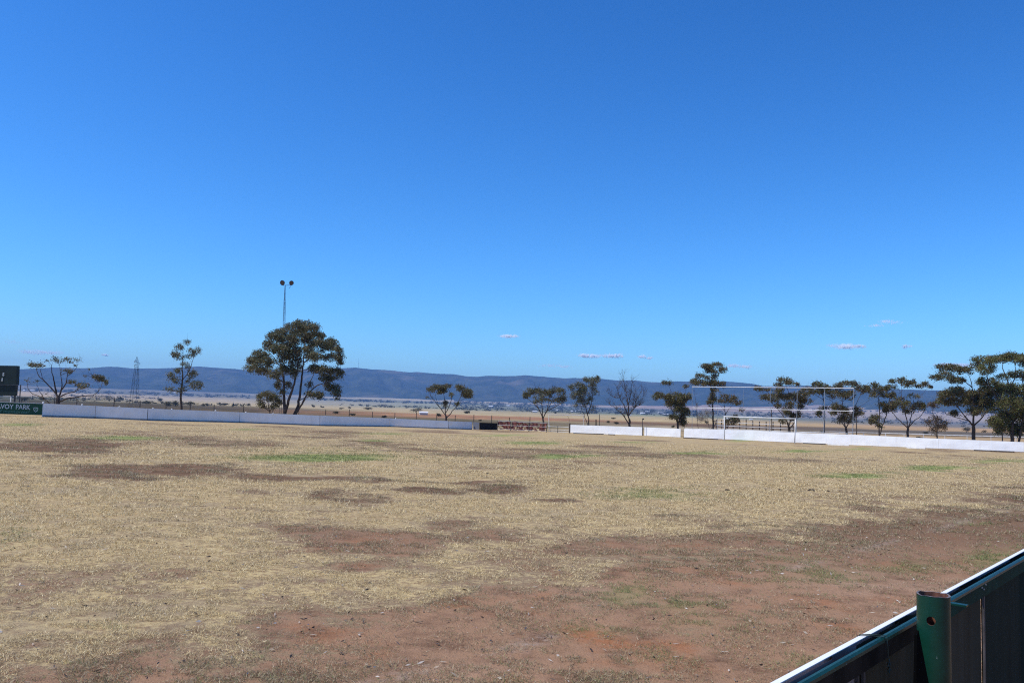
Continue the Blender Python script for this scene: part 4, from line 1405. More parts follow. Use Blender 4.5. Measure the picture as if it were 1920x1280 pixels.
tree('gum_tree', 'spreading layered gum rising through the pipe frame beyond the end of the crossbar', 103,
     [[(1480, 815), (1480, 810), (1479, 799), .26, .2],
      [(1479, 802), (1474, 786), (1463, 772), (1450, 758), (1437, 745), .12, .03], [(1479, 801), (1485, 780), (1482, 760), (1480, 740), (1474, 722), .13, .03], [(1481, 802), (1494, 785), (1500, 768), (1506, 752), .11, .03], [(1450, 758), (1436, 742), (1425, 731), .05, .02]],
     [(1471, 714, 13, 6), (1458, 721, 8, 4), (1480, 719, 7, 5), (1422, 729, 8, 4.5), (1437, 731, 9, 3), (1463, 731, 6, 8), (1495, 721, 5, 4), (1431, 744, 9, 5), (1450, 745, 14, 7), (1469, 744, 14, 7), (1487, 744, 14, 7), (1505, 740, 12, 7), (1512, 751, 10, 6), (1500, 751, 9, 6), (1459, 761, 7, 5), (1479, 760, 10, 7), (1500, 762, 6, 6),
      (1466, 789, 6, 6), (1475, 774, 6, 6), (1486, 781, 6, 8), (1497, 777, 4, 8), (1470, 768, 7, 4)],
     np.concatenate([OLIVE, RUST[:2]]), 24, 1.2, group=GR, twig=(60, .9))
tree('gum_tree', 'thin trunked gum with a flat crown touching the top rail of the pipe frame', 100,
     [[(1545.6, 815), (1545.6, 810), (1546, 767), (1544, 745), (1540, 730), .17, .05], [(1545, 752), (1530, 740), (1516, 733), .06, .02], [(1546, 775), (1538, 772), .03, .015]],
     [(1532, 720, 10, 5), (1541, 723, 11, 6), (1512, 730, 9, 4), (1525, 733, 12, 5), (1541, 735, 10, 5), (1551, 728, 7, 5), (1536, 775, 5, 7), (1544, 765, 9, 4, .7)],
     OLIVE, 25, 1.15, group=GR, twig=(40, .9))
tree('gum_tree', 'bushy double layered gum at the end upright of the pipe frame', 99,
     [[(1587.5, 819), (1587.5, 813), (1587, 802), .24, .18], [(1587, 805), (1582, 790), (1578, 770), (1580, 745), (1577, 728), .12, .03], [(1588, 805), (1593, 788), (1600, 765), (1612, 742), (1618, 732), .11, .03], [(1587, 804), (1575, 788), (1564, 778), .07, .02], [(1600, 766), (1612, 760), (1624, 748), .04, .015]],
     [(1574, 724, 11, 6), (1592, 719, 13, 5), (1606, 723, 9, 6), (1619, 728, 11, 7), (1628, 731, 5, 6), (1562, 739, 12, 7), (1580, 739, 13, 8), (1595, 741, 8, 8), (1565, 761, 8, 6), (1575, 766, 12, 7), (1585, 775, 12, 8), (1606, 771, 8, 8), (1615, 775, 4, 5), (1577, 785, 8, 8), (1591, 785, 8, 8), (1562, 775, 7, 4), (1600, 780, 6, 6)],
     np.concatenate([OLIVE, RUST[:1]]), 26, 1.2, group=GR, twig=(70, .9))
tree('gum_tree', 'twin stemmed gum with a low side bush beside the open gum', 97,
     [[(1648, 821), (1648, 815), (1650, 772), (1648, 752), (1646, 735), .15, .05], [(1653, 818), (1661, 780), (1666, 758), (1668, 738), .12, .04], [(1649, 800), (1642, 788), .04, .02]],
     [(1641, 723, 9, 5), (1651, 730, 13, 7), (1639, 740, 9, 6), (1669, 727, 9, 7), (1671, 740, 8, 6), (1655, 740, 9, 5), (1641, 785, 9, 9), (1634, 790, 6, 6), (1657, 760, 9, 7), (1671, 764, 9, 7), (1661, 770, 7, 5), (1648, 796, 6, 6)],
     OLIVE, 27, 1.15, group=GR, twig=(50, .9))
tree('gum_tree', 'open gum with wide thin limbs and separate small leaf caps', 96,
     [[(1701.6, 823), (1701.6, 817), (1701.6, 803), .22, .18], [(1700, 805), (1687, 788), (1674, 776), (1668, 762), .11, .03], [(1701, 804), (1699, 780), (1693, 765), (1690, 740), (1690, 718), .10, .025], [(1703, 803), (1710, 791), (1729, 778), (1734, 767), .10, .03], [(1702, 803), (1708, 785), (1710, 768), (1714, 745), .10, .025], [(1710, 768), (1722, 745), (1734, 727), .04, .015], [(1690, 740), (1680, 725), (1674, 716), .04, .015]],
     [(1674, 713, 8, 3.6), (1691, 712, 9, 4.6), (1701, 720, 13, 6), (1712, 715, 6, 5), (1721, 724, 7, 3), (1734, 721, 8, 5), (1744, 725, 4, 3), (1687, 748, 8, 5, .7), (1714, 742, 10, 5, .7), (1697, 760, 12, 8), (1676, 757, 8, 6), (1719, 760, 13, 8), (1706, 771, 10, 5), (1729, 764, 6, 6)],
     OLIVE, 28, 1.15, group=GR, twig=(70, .9))
tree('scrub_sapling', 'scruffy reddish sapling half hidden by dry twigs between two gums', 94.5,
     [[(1757, 823), (1757, 818), (1757, 789), (1748, 772), (1746, 762), .13, .03], [(1757, 805), (1768, 795), (1774, 786), .05, .015], [(1756, 810), (1742, 797), (1733, 788), .05, .015]],
     [(1753, 788, 13, 8, .6), (1761, 801, 12, 9, .8), (1741, 793, 8, 6, .5), (1772, 798, 5, 9, .7), (1755, 760, 7, 6, .8), (1745, 757, 6, 4, .7), (1750, 808, 7, 6, .8)],
     RUST, 29, .8, twig=(130, .9), leaf=(.18, .06))
tree('gum_tree', 'large gum with a stout straight trunk and two storeys of dark foliage', 93,
     [[(1825, 829), (1825, 823), (1826, 799), .32, .26], [(1823, 802), (1811, 781), (1798, 768), (1788, 752), .15, .04], [(1814, 788), (1791, 782), (1772, 776), (1762, 770), .09, .02], [(1829, 800), (1846, 778), (1852, 760), .14, .04], [(1826, 801), (1826, 761), (1824, 727), (1818, 705), .18, .04],
      [(1824, 727), (1802, 712), (1785, 698), .09, .025], [(1798, 768), (1780, 750), (1774, 742), .08, .025]],
     [(1768, 687, 9, 4.6), (1785, 689, 13, 6), (1798, 695, 9, 6), (1755, 708, 9, 4.6), (1771, 702, 10, 6), (1789, 712, 10, 6), (1802, 713, 8, 5), (1815, 693, 8, 6), (1772, 740, 12, 7), (1789, 734, 14, 7), (1806, 736, 14, 8), (1826, 742, 14, 9), (1785, 753, 14, 7), (1809, 755, 14, 8), (1832, 757, 14, 9), (1789, 774, 6, 5), (1822, 772, 10, 6), (1849, 735, 12, 9), (1849, 754, 12, 9), (1838, 772, 9, 6), (1765, 752, 9, 5)],
     OLIVE, 30, 1.4, puff=1.32, group=GR, twig=(60, .9))
tree('gum_tree', 'tallest broad gum with brighter green top where the fence leaves the frame', 91,
     [[(1897, 832), (1897, 826), (1900, 780), (1894, 724), (1880, 690), .30, .06], [(1910, 828), (1916, 800), (1925, 760), (1915, 700), .20, .05], [(1900, 782), (1872, 752), (1852, 715), (1850, 690), .16, .04], [(1894, 726), (1906, 700), (1900, 675), .10, .03], [(1880, 828), (1878, 800), (1866, 775), .12, .03]],
     [(1839, 674, 11, 6), (1858, 675, 13, 6), (1878, 673, 13, 6), (1896, 669, 13, 6), (1912, 674, 12, 7), (1834, 685, 9, 7), (1849, 691, 12, 8), (1909, 702, 14, 6), (1879, 707, 8, 5, .7), (1841, 715, 8, 6), (1860, 719, 12, 7), (1869, 734, 14, 9), (1888, 730, 14, 9), (1907, 730, 14, 9), (1869, 760, 14, 10), (1894, 756, 16, 12), (1912, 760, 14, 12),
      (1879, 785, 14, 10), (1903, 783, 16, 12), (1875, 803, 9, 8), (1894, 804, 12, 8), (1911, 806, 9, 8), (1928, 680, 12, 8), (1932, 705, 12, 9), (1932, 735, 14, 10), (1935, 770, 14, 12), (1930, 800, 12, 10), (1862, 790, 9, 8)],
     np.concatenate([BRIGHT, OLIVE]), 31, 1.45, puff=1.42, group=GR, twig=(50, .9))

# ------------------------------------------------------------------ scrub out on the plain
def bush(px, py, wpx, hpx, seed, label, group, pal=OLIVE, name='scrub_bush'):
    rng = np.random.default_rng(seed)
    g = ghit(px, py, 110, 6000)
    sc = g[1] / F_PX
    W, H = wpx * sc, hpx * sc
    root = empty(name, g, label, 'bush', group)
    n = 150 if wpx < 9 else 420
    lobes = [(rng.uniform(-.6, .6) * W / 2, rng.uniform(-.4, .4) * W / 2, rng.uniform(.35, .75) * H) for _ in range(5)]
    k = rng.integers(0, 5, n)
    C = np.array(lobes)[k] + rng.normal(size=(n, 3)) * np.array([W * .17, W * .17, H * .17])
    C[:, 2] = np.abs(C[:, 2])
    C += g
    s = max(sc * 1.3, .12)
    V = leaf_quads(C, s * rng.uniform(.7, 1.5, n), s * .7 * rng.uniform(.7, 1.4, n), .2)
    me = fast_mesh('foliage', V, 4, pal[rng.integers(0, len(pal), n)] * rng.uniform(.6, 1.2, (n, 1)))
    link('foliage', me, MAT['leaf'], root)
    mb = MB()
    for _ in range(4):
        e = g + np.array([rng.uniform(-.3, .3) * W, rng.uniform(-.2, .2) * W, H * .6])
        mb.tube([g - [0, 0, .1], (g + e) / 2 + [0, 0, .1 * H], e], [.05 * W * .4, .03 * W * .4, .01 * W], 4)
    mb.build('stem', MAT['bark'], root)
G2 = 'scrub bushes dotted over the plain'
LB = 'small round scrub bush out on the pale plain'
BUSHES = [(45, 752, 16, 8), (78, 751, 10, 6), (180, 751, 40, 11), (205, 752, 26, 12), (225, 751, 12, 8), (300, 752, 9, 6), (276, 757, 14, 7), (315, 762, 14, 10), (329, 762, 12, 12), (356, 761, 16, 9), (382, 762, 8, 5), (388, 761, 5, 6), (420, 760, 9, 4), (437, 763, 4, 8), (466, 761, 8, 5), (412, 757, 4, 3),
          (587, 764, 7, 6), (602, 763, 3, 2), (605, 764, 5, 2), (640, 767, 8, 3), (655, 766, 6, 4), (690, 768, 14, 4), (629, 776, 12, 5), (660, 779, 11, 4), (720, 783, 9, 4), (823, 782, 9, 8), (876, 775, 9, 6), (780, 773, 18, 9), (1140, 793, 8, 5), (1150, 786, 7, 3), (1042, 775, 3, 2), (1155, 795, 9, 4), (1325, 795, 8, 6), (1540, 812, 7, 5), (1812, 810, 14, 10), (1845, 811, 8, 5), (1725, 822, 12, 4), (1735, 815, 10, 6), (900, 789, 7, 3), (1262, 801, 6, 4)]
SPECIAL = {2: 'broad grey green thicket behind the wide sparse gum', 27: 'dark squarish clump of scrub beside the far grey shed', 25: 'reddish dry bush standing by the wire fence next to the umbrella gum', 34: 'pale green bush behind the stout trunk of the large gum'}
for i, (px, py, wp, hp) in enumerate(BUSHES):
    bush(px, py, wp, hp, 100 + i, SPECIAL.get(i, LB), None if i in SPECIAL else G2, np.concatenate([GREY, OLIVE]) if i % 3 else OLIVE)

def scatter_belt():
    """far wooded strips that read as one mass"""
    rng = np.random.default_rng(77)
    areas = [(850, 1120, -10, 7, 520), (1100, 1320, -4, 6, 330), (1300, 1560, -6, 3, 220), (1560, 1950, -2, 9, 300), (-40, 470, -8, -3, 330), (600, 860, -6, -3, 150), (640, 860, 3, 6, 130), (0, 250, 6, 12, 170), (250, 470, 9, 12, 120), (1480, 1900, -16, -12, 130), (100, 300, 1, 4, 50)]
    Vs, Ts = [], []
    pal = np.concatenate([GREY, OLIVE]) * .8
    for x0, x1, v0, v1, n in areas:
        xs = rng.uniform(x0, x1, n)
        cl = fbm(xs / 14, xs * 0 + v0, 3)
        for px, c in zip(xs, cl):
            if c < .42 and rng.random() < .7:
                continue
            g = ghit(px, hor(px) + rng.uniform(v0, v1), 120, 6400)
            sc = g[1] / F_PX
            W, H = rng.uniform(3, 9) * sc, rng.uniform(1.6, 3.6) * sc
            m = 22
            C = g + rng.normal(size=(m, 3)) * np.array([W * .3, W * .3, H * .28]) + [0, 0, H * .5]
            s = sc * 1.5
            Vs.append(leaf_quads(C, s * rng.uniform(.7, 1.4, m), s * .8 * rng.uniform(.7, 1.4, m), .1))
            Ts.append(pal[rng.integers(0, len(pal), m)] * rng.uniform(.6, 1.1, (m, 1)))
    me = fast_mesh('scrub_belt', np.concatenate(Vs), 4, np.concatenate(Ts))
    tag(link('scrub_belt', me, MAT['leaf']), 'far belts of scrub and trees on the plain below the hills', 'scrub', kind='stuff')
scatter_belt()

# ------------------------------------------------------------------ far houses and shed
def house(px, py, wpx, hpx, label, group=None, name='house', rot=0.0):
    g = ghit(px, py, 200, 6400)
    sc = g[1] / F_PX
    W, H = wpx * sc, hpx * sc
    root = empty(name, g, label, 'shed' if name == 'shed' else 'house', group)
    ca, sa = math.cos(rot), math.sin(rot)
    ex, ey, ez = np.array([ca, sa, 0]), np.array([-sa, ca, 0]), np.array([0, 0, 1.])
    mb = MB()
    mb.frame(g + ez * H * .3, ex * W / 2, ey * W * .35, ez * H * .3)
    mb.build('walls', MAT['wallpaint'], root)
    mb = MB()
    o = g + ez * H * .602
    w2, d2, hh = W * .55, W * .4, H * .4
    vs = [o - ex * w2 - ey * d2, o + ex * w2 - ey * d2, o + ex * w2 + ey * d2, o - ex * w2 + ey * d2, o - ex * w2 + ez * hh, o + ex * w2 + ez * hh]
    mb.add(vs, [(0, 1, 5, 4), (2, 3, 4, 5), (0, 4, 3), (1, 2, 5), (0, 3, 2, 1)])
    mb.build('roof', MAT['roof'], root)
HG = 'houses of the far town'
HL = 'tiny pale roofed house in the far town below the hills'
for i, (px, py, wp, hp) in enumerate([(921, 763, 8, 3), (953, 762, 6, 2.6), (1003, 773, 8, 3), (1046, 770, 6, 2.4), (1075, 772, 9, 2.4), (1087, 770, 5, 2), (1205, 777, 9, 4), (1214, 773, 7, 2.6), (1238, 775, 10, 2.6), (1248, 778, 9, 2.4), (45, 733, 6, 2.6), (61, 733.5, 8, 2.4), (1368, 786, 10, 3), (1408, 787, 6, 2.6), (1290, 777, 8, 2.4), (328, 737, 5, 2), (1180, 779, 6, 2.4)]):
    house(px, py, wp, hp, HL, HG, rot=random.uniform(-.5, .5))
house(794, 777.5, 15, 6.5, 'long grey shed standing in the pale field beside a dark clump of scrub', name='shed', rot=.2)

# ------------------------------------------------------------------ near fence on the spectators' side
def near_fence():
    A, B = np.array([.553, 1.666]), np.array([2.103, 3.408])
    e2 = (B - A) / np.linalg.norm(B - A)
    e = np.array([e2[0], e2[1], 0])
    n = np.array([e2[1], -e2[0], 0])          # towards the camera side
    ez = np.array([0, 0, 1.])
    ZT = 1.08
    root = empty('metal_fence', (A[0], A[1], 0), 'near dark green metal fence with a pale cap and an open pipe post', 'fence')
    def P(s, o, z):
        return np.array([A[0], A[1], 0]) + e * s + n * o + ez * z
    L = np.linalg.norm(B - A)
    S0, S1 = -1.6, L + 3.0
    # where the pixel columns fall along the fence
    def s_of(px, z=ZT - .1, o=0.):
        ss = np.linspace(S0, S1, 4000)
        q = proj(np.stack([P(s, o, z) for s in ss]))[0]
        return float(ss[np.argmin(np.abs(q - px))])
    mcap, nt, b = new_mat('cap_white')
    f = ramp(nt, noise(nt, 60, 5, rough=.7), .62, .72)
    nt.links.new(mixc(nt, mth(nt, 'MULTIPLY', f, .6), (.80, .80, .78), (.35, .32, .28)), b.inputs['Base Color'])
    b.inputs['Roughness'].default_value = .4
    mgreen, nt, b = new_mat('chipped_green_paint')
    chip = ramp(nt, noise(nt, 55, 6, rough=.75), .67, .71)
    streak = ramp(nt, noise(nt, 9, 5, rough=.6), .4, .65)
    g = mixc(nt, streak, (.004, .040, .024), (.003, .028, .018))
    nt.links.new(mixc(nt, mth(nt, 'MULTIPLY', chip, .75), g, (.35, .42, .42)), b.inputs['Base Color'])
    b.inputs['Roughness'].default_value = .38
    b.inputs['Specular IOR Level'].default_value = .3
    bp = N(nt, 'ShaderNodeBump', Strength=.35, Distance=.003)
    nt.links.new(noise(nt, 40, 5), bp.inputs['Height'])
    nt.links.new(bp.outputs[0], b.inputs['Normal'])
    def panelmat(name, c1, c2):
        m, nt, b = new_mat(name)
        tc = nt.nodes.new('ShaderNodeTexCoord').outputs['Object']
        mp = N(nt, 'ShaderNodeMapping')
        mp.inputs['Scale'].default_value = (14, 14, 1.2)
        nt.links.new(tc, mp.inputs['Vector'])
        st = ramp(nt, noise(nt, 1.0, 6, vec=mp.outputs[0], rough=.65), .35, .7)
        c = mixc(nt, st, c1, c2)
        sp = ramp(nt, noise(nt, 90, 3), .72, .76)
        c = mixc(nt, mth(nt, 'MULTIPLY', sp, .5), c, (.30, .28, .25))
        nt.links.new(c, b.inputs['Base Color'])
        b.inputs['Roughness'].default_value = .7
        b.inputs['Specular IOR Level'].default_value = .03
        return m
    brown = panelmat('weathered_brown_sheet', (.066, .060, .042), (.044, .040, .027))
    dgreen = panelmat('weathered_green_sheet', (.018, .032, .026), (.012, .021, .017))
    # ribbed sheets: (s0, s1, material)
    sp = s_of(1750)
    cuts = [S0, s_of(1608, .95), s_of(1716, .9), s_of(1841, .92), s_of(1925, .95), S1]
    cuts = sorted(cuts)
    mats = [plain('pale_sheet', (.34, .28, .26), (.24, .20, .185), 5, .6), brown, brown, dgreen, dgreen]
    for i in range(len(cuts) - 1):
        a = cuts[i] + (.006 if i == 3 else .0012)
        bb = cuts[i + 1] - (.006 if i == 2 else .0012)
        k = max(1, int((bb - a) / .5))
        prof = []
        for q in range(k):
            w0 = a + (bb - a) * q / k
            w1 = a + (bb - a) * (q + 1) / k
            ww = w1 - w0
            prof += [(w0, .0), (w0 + ww * .70, .0), (w0 + ww * .76, -.012), (w0 + ww * .92, -.012), (w1 - ww * .015, .0)]
        prof.append((bb, 0))
        vs, fs = [], []
        for (s_, o_) in prof:
            lean = .004 if i == 2 else 0
            for z in (.03, .55, ZT - .006):
                vs.append(P(s_ - lean * (z < .6), o_ - .002, z))
        m_ = len(vs)
        vs += [v - n * .0012 for v in vs]
        for q in range(len(prof) - 1):
            for z in range(2):
                u = q * 3 + z
                fs.append((u, u + 3, u + 4, u + 1))
                fs.append((m_ + u, m_ + u + 1, m_ + u + 4, m_ + u + 3))
        mb = MB()
        mb.add(vs, fs)
        mb.build('panel', mats[i], root)
    # folded edges of the sheets next to the seams
    mfl = plain('sheet_edge', (.085, .075, .075), (.05, .045, .045), 14, .6)
    for s_, w_ in ((cuts[3] + .013, .006), (cuts[1] - .010, .004), (cuts[1] + .03, .006)):
        mb = MB()
        mb.frame(P(s_, .003, ZT / 2), e * w_, n * .003, ez * (ZT / 2 - .03))
        mb.build('flange', mfl, root)
    # pale folded cap on the field side sheet
    mb = MB()
    mb.frame(P((S0 + S1) / 2, -.0140, ZT - .001), e * (S1 - S0) / 2, n * .0070, ez * .001)
    mb.frame(P((S0 + S1) / 2, -.0205, ZT - .018), e * (S1 - S0) / 2, n * .0008, ez * .016)
    mb.build('cap', mcap, root)
    # rust brown batten between cap and rail
    mb = MB()
    mb.frame(P((S0 + S1) / 2, .006, ZT - .030), e * (S1 - S0) / 2, n * .004, ez * .018)
    mb.build('batten', plain('rusty_batten', (.05, .03, .022), (.025, .018, .015), 20, .8), root)
    # angle rails, one each side of the post
    def rail(s0, s1, tab, face):
        pr = [(.012, -.052), (.012, -.006), (.015, -.001), (.024, .001), (.029, -.003), (.030, -.010), (.0265, -.012), (.0265, -.052)]
        vs = [P(s, o, ZT + .0 + z) for s in (s0, s1) for (o, z) in pr]
        k = len(pr)
        mb = MB()
        mb.add(vs, [(i, (i + 1) % k, k + (i + 1) % k, k + i) for i in range(k) if i not in (5, 6)])
        mb.mat = 1
        mb.add(vs, [(i, (i + 1) % k, k + (i + 1) % k, k + i) for i in (5, 6)] + [tuple(range(k))[::-1], tuple(range(k, 2 * k))])
        r = mb.build('rail', [mgreen, face], root)
        if tab:
            mb = MB()
            mb.frame(P(s0 + .012, .052, ZT - .006), e * .011, n * .024, ez * .0025)
            mb.build('bent_tab', mgreen, r)
    post_s = s_of(1750, 1.12, .075)
    fbrown = plain('grimy_rail_face', (.034, .026, .020), (.018, .014, .011), 12, .85, spec=.04)
    fgreen = plain('dark_green_rail_face', (.006, .046, .030), (.006, .026, .018), 9, .7, spec=.06)
    rail(S0, s_of(1733, ZT - .03, .03), False, fbrown)
    rail(s_of(1778, ZT - .002, .029), S1, True, fgreen)
    # open pipe post with a bolt hole
    c = at(1750, 1114, 1.0)
    d = ray(1750, 1114)
    ZP = 1.165
    c = CAM + d * ((ZP - EYE) / d[2])
    R_ = .0385
    ns, nz = 120, 150
    az0 = math.atan2(-c[1], -c[0])              # towards the camera
    hz = .0
    # hole seen at (1745.5,1164)
    hd = ray(1745.5, 1163.5)
    best = None
    for t in np.linspace(.3, 4, 9000):
        p = CAM + hd * t
        if math.hypot(p[0] - c[0], p[1] - c[1]) <= R_:
            best = p
            break
    ha, hzz = math.atan2(best[1] - c[1], best[0] - c[0]), best[2]
    zs = np.concatenate([np.linspace(-.1, hzz - .02, 20)[:-1], np.linspace(hzz - .02, hzz + .02, 60)[:-1], np.linspace(hzz + .02, ZP, 16)])
    angs = np.concatenate([np.linspace(ha - .6, ha + .6, 90)[:-1], np.linspace(ha + .6, ha + 2 * math.pi - .6, 60)[:-1]])
    HR = .0105
    def wall(rad, inner):
        mb = MB()
        vs, fs = [], []
        for z in zs:
            for a in angs:
                aa, zz = a, z
                da = (a - ha) * rad
                dz = z - hzz
                q = math.hypot(da, dz)
                if abs(da) < .03 and HR * .8 < q < HR * 1.18:       # snap to the rim
                    aa, zz = ha + da / q * HR / rad, hzz + dz / q * HR
                zt = zz
                if z == zs[-1]:
                    zt = zz + .0009 * math.sin(a * 3 + 1) + .0005 * math.sin(a * 7)
                vs.append(np.array([c[0] + rad * math.cos(aa), c[1] + rad * math.sin(aa), zt]))
        na = len(angs)
        for i in range(len(zs) - 1):
            for j in range(na):
                jn = (j + 1) % na
                ac = angs[j] + (angs[jn] - angs[j]) / 2 if jn else angs[j]
                if math.hypot((ac - ha) * rad, (zs[i] + zs[i + 1]) / 2 - hzz) < HR * .93:
                    continue
                f = (i * na + j, i * na + jn, (i + 1) * na + jn, (i + 1) * na + j)
                fs.append(f[::-1] if inner else f)
        mb.add(vs, fs)
        return mb
    post = wall(R_, False).build('post', mgreen, root, smooth=True)
    wall(R_ - .0042, True).build('rusty_bore', plain('rust', (.19, .075, .045), (.08, .035, .028), 60, .9), post, smooth=True)
    # bare metal rim
    mb = MB()
    vs, fs = [], []
    nr = 64
    for rr in (R_ + .0002, R_ - .0044):
        for j in range(nr):
            a = 2 * math.pi * j / nr
            vs.append(np.array([c[0] + rr * math.cos(a), c[1] + rr * math.sin(a), ZP + .0012 + .0009 * math.sin(a * 3 + 1) + .0005 * math.sin(a * 7)]))
    for j in range(nr):
        fs.append((j, (j + 1) % nr, nr + (j + 1) % nr, nr + j))
    mb.add(vs, fs)
    mb.build('rim', plain('scuffed_rim', (.30, .27, .25), (.10, .06, .05), 120, .5, .3), post)
    # near-black wedge added in front of the post to darken its lower side
    def onplane(px, py, o):
        # fence-parallel plane at offset o
        d = ray(px, py)
        q0 = np.array([A[0], A[1], 0]) + n * o
        t = ((q0 - CAM) @ n) / (d @ n)
        return CAM + d * t
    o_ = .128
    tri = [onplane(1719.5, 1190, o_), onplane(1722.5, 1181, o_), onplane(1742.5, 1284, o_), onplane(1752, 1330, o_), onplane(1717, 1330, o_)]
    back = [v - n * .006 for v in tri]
    k = len(tri)
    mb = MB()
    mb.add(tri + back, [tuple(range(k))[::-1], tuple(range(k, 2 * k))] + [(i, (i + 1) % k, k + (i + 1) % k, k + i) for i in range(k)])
    mb.build('dark_wedge', plain('wedge_black', (.003, .003, .003), (.002, .002, .002), 8, .95, spec=.02), root)
    # wire tie round cap and rail
    ws = s_of(1634, ZT, .0)
    mb = MB()
    for k, sh in ((0, .0), (1, .016)):
        loop = [P(ws + sh - .03, -.024, ZT - .03), P(ws + sh - .028, -.024, ZT + .0005), P(ws + sh - .012, -.005, ZT + .0015), P(ws + sh + .004, .028, ZT + .002), P(ws + .012, .0335, ZT - .02), P(ws + .014, .034, ZT - .055)]
        mb.tube(loop, .0011, 5)
    for k in range(7):
        a = k * 1.7
        mb.tube([P(ws + .014 + .004 * math.cos(a), .034 + .003 * math.sin(a), ZT - .05 - k * .004), P(ws + .014 + .006 * math.cos(a + 2), .036 + .003 * math.sin(a + 2), ZT - .062 - k * .005)], .0012, 5)
    mb.build('wire_tie', plain('tie_wire', (.04, .07, .06), (.02, .03, .03), 30, .5, .5), root)
    # rivets on the far rail
    mb = MB()
    for px, py in ((1841.5, 1101), (1848, 1095), (1845, 1104)):
        q = onplane(px, py, .031)
        mb.frame(q, e * .0022, n * .002, ez * .0022)
    mb.build('rivet', MAT['galv'], root)
near_fence()

# ------------------------------------------------------------------ grass
def grass():
    rng = np.random.default_rng(9)
    n = 2500000
    u = rng.random(n)
    r = 3.2 * (75 / 3.2) ** (u ** 1.1)
    a = np.radians(rng.uniform(-47, 44, n))
    x, y = r * np.sin(a), r * np.cos(a)
    z = gz(x, y)
    # keep the field side of the near fence
    A, B = np.array([.553, 1.666]), np.array([2.103, 3.408])
    side = (x - A[0]) * (B[1] - A[1]) - (y - A[1]) * (B[0] - A[0])
    soil, green, ln = masks(x, y, z)
    ts = np.clip(r / 14, .6, 4)
    tuft = np.where(r < 20, fbm(x / .16, y / .16, 3), fbm(x / .5, y / .5, 3))
    patch = fbm(x / .7 + 5, y / .7, 4)
    cover = np.clip(1.15 - soil * .70 + (patch - .5) * 1.8, 0.12, 1) * S(.33, .60, tuft)
    cover = np.maximum(cover, np.clip(green * 1.1, 0, 1) * S(.38, .58, tuft))
    keep = (rng.random(n) < cover) & (side < -.05)
    x, y, z, r, soil, green, tuft = (v[keep] for v in (x, y, z, r, soil, green, tuft))
    m = len(x)
    isg = rng.random(m) < np.clip(green * 1.3 - .10, 0, .85) + .16 * (soil > .55)
    sz = np.clip(r / 11, .6, 3.6)
    L = rng.uniform(.018, .055, m) * np.clip(sz, .8, 1.8)
    W = rng.uniform(.0026, .0058, m) * sz
    az = rng.uniform(0, 2 * math.pi, m)
    tilt = rng.beta(1.3, 2.2, m) * 1.25
    d = np.stack([np.cos(az) * np.cos(tilt), np.sin(az) * np.cos(tilt), np.sin(tilt)], 1)
    s = np.stack([-np.sin(az), np.cos(az), rng.normal(size=m) * .4], 1)
    P0 = np.stack([x, y, z + rng.uniform(0, .010, m)], 1)
    V = np.stack([P0 - s * W[:, None] / 2, P0 + s * W[:, None] / 2, P0 + d * L[:, None]], 1)
    straw = np.array([(.73, .57, .285), (.60, .46, .225), (.91, .765, .455), (.385, .292, .148), (.54, .425, .238), (.16, .112, .056)])
    worn = np.array([(.40, .315, .185), (.28, .215, .12), (.50, .42, .27), (.18, .135, .07), (.11, .08, .05)])
    gcol = np.array([(.14, .19, .05), (.20, .23, .07), (.11, .15, .05), (.28, .28, .11)])
    c = np.where((soil > .55)[:, None], worn[rng.integers(0, 5, m)], straw[rng.integers(0, 6, m)])
    c = np.where(isg[:, None], gcol[rng.integers(0, 4, m)], c) * rng.uniform(.75, 1.2, (m, 1))
    gm = leafmat('dry_grass', .2)
    for nm, sel, lab in (('dry_grass', ~isg, 'short dry straw coloured grass matted over the field'), ('green_grass', isg, 'patches of short green weeds in the worn soil')):
        me = fast_mesh(nm, V[sel], 3, c[sel])
        tag(link(nm, me, gm), lab, 'grass', kind='stuff')
    # litter: chaff, curled leaves, pale scraps
    n = 2600
    u = rng.random(n)
    r = 3.4 * (32 / 3.4) ** u
    a = np.radians(rng.uniform(-36, 36, n))
    x, y = r * np.sin(a), r * np.cos(a)
    side = (x - A[0]) * (B[1] - A[1]) - (y - A[1]) * (B[0] - A[0])
    ok = side < -.05
    x, y, r = x[ok], y[ok], r[ok]
    n = len(x)
    C = np.stack([x, y, gz(x, y) + .012], 1)
    V = leaf_quads(C, rng.uniform(.02, .07, n), rng.uniform(.006, .018, n), 0, .85)
    pal = np.array([(.50, .42, .32), (.30, .22, .15), (.10, .07, .05), (.62, .56, .48), (.07, .05, .04)])
    me = fast_mesh('leaf_litter', V, 4, pal[rng.integers(0, 5, n)])
    tag(link('leaf_litter', me, gm), 'scattered dry leaves and pale chaff on the ground', 'litter', kind='stuff')
    # a row of dark clods out on the field and a few pale scraps
    for i, (px, py, s_) in enumerate([(1363, 919, .10), (1379, 920, .06), (1436, 918, .05), (1462, 918.5, .09), (1482, 919.5, .06), (1521, 920, .15), (1553, 921, .07), (914, 888, .09)]):
        g = ghit(px, py, 3, 90)
        bm = bmesh.new()
        bmesh.ops.create_icosphere(bm, subdivisions=2, radius=s_ * .5)
        for v in bm.verts:
            k = 1 + random.uniform(-.25, .25)
            v.co = Vector((v.co.x * 1.3 * k, v.co.y * k, abs(v.co.z) * .7 * k)) + Vector(g)
        me = bpy.data.meshes.new('soil_clod')
        bm.to_mesh(me)
        bm.free()
        tag(link('soil_clod', me, plain('clod', (.07, .05, .035), (.04, .03, .022), 20, .95)), 'small dark clod lying alone on the dry grass' if i == 7 else 'small dark clod in a loose row across the dry grass', 'clod', None if i == 7 else 'dark clods on the field')
grass()

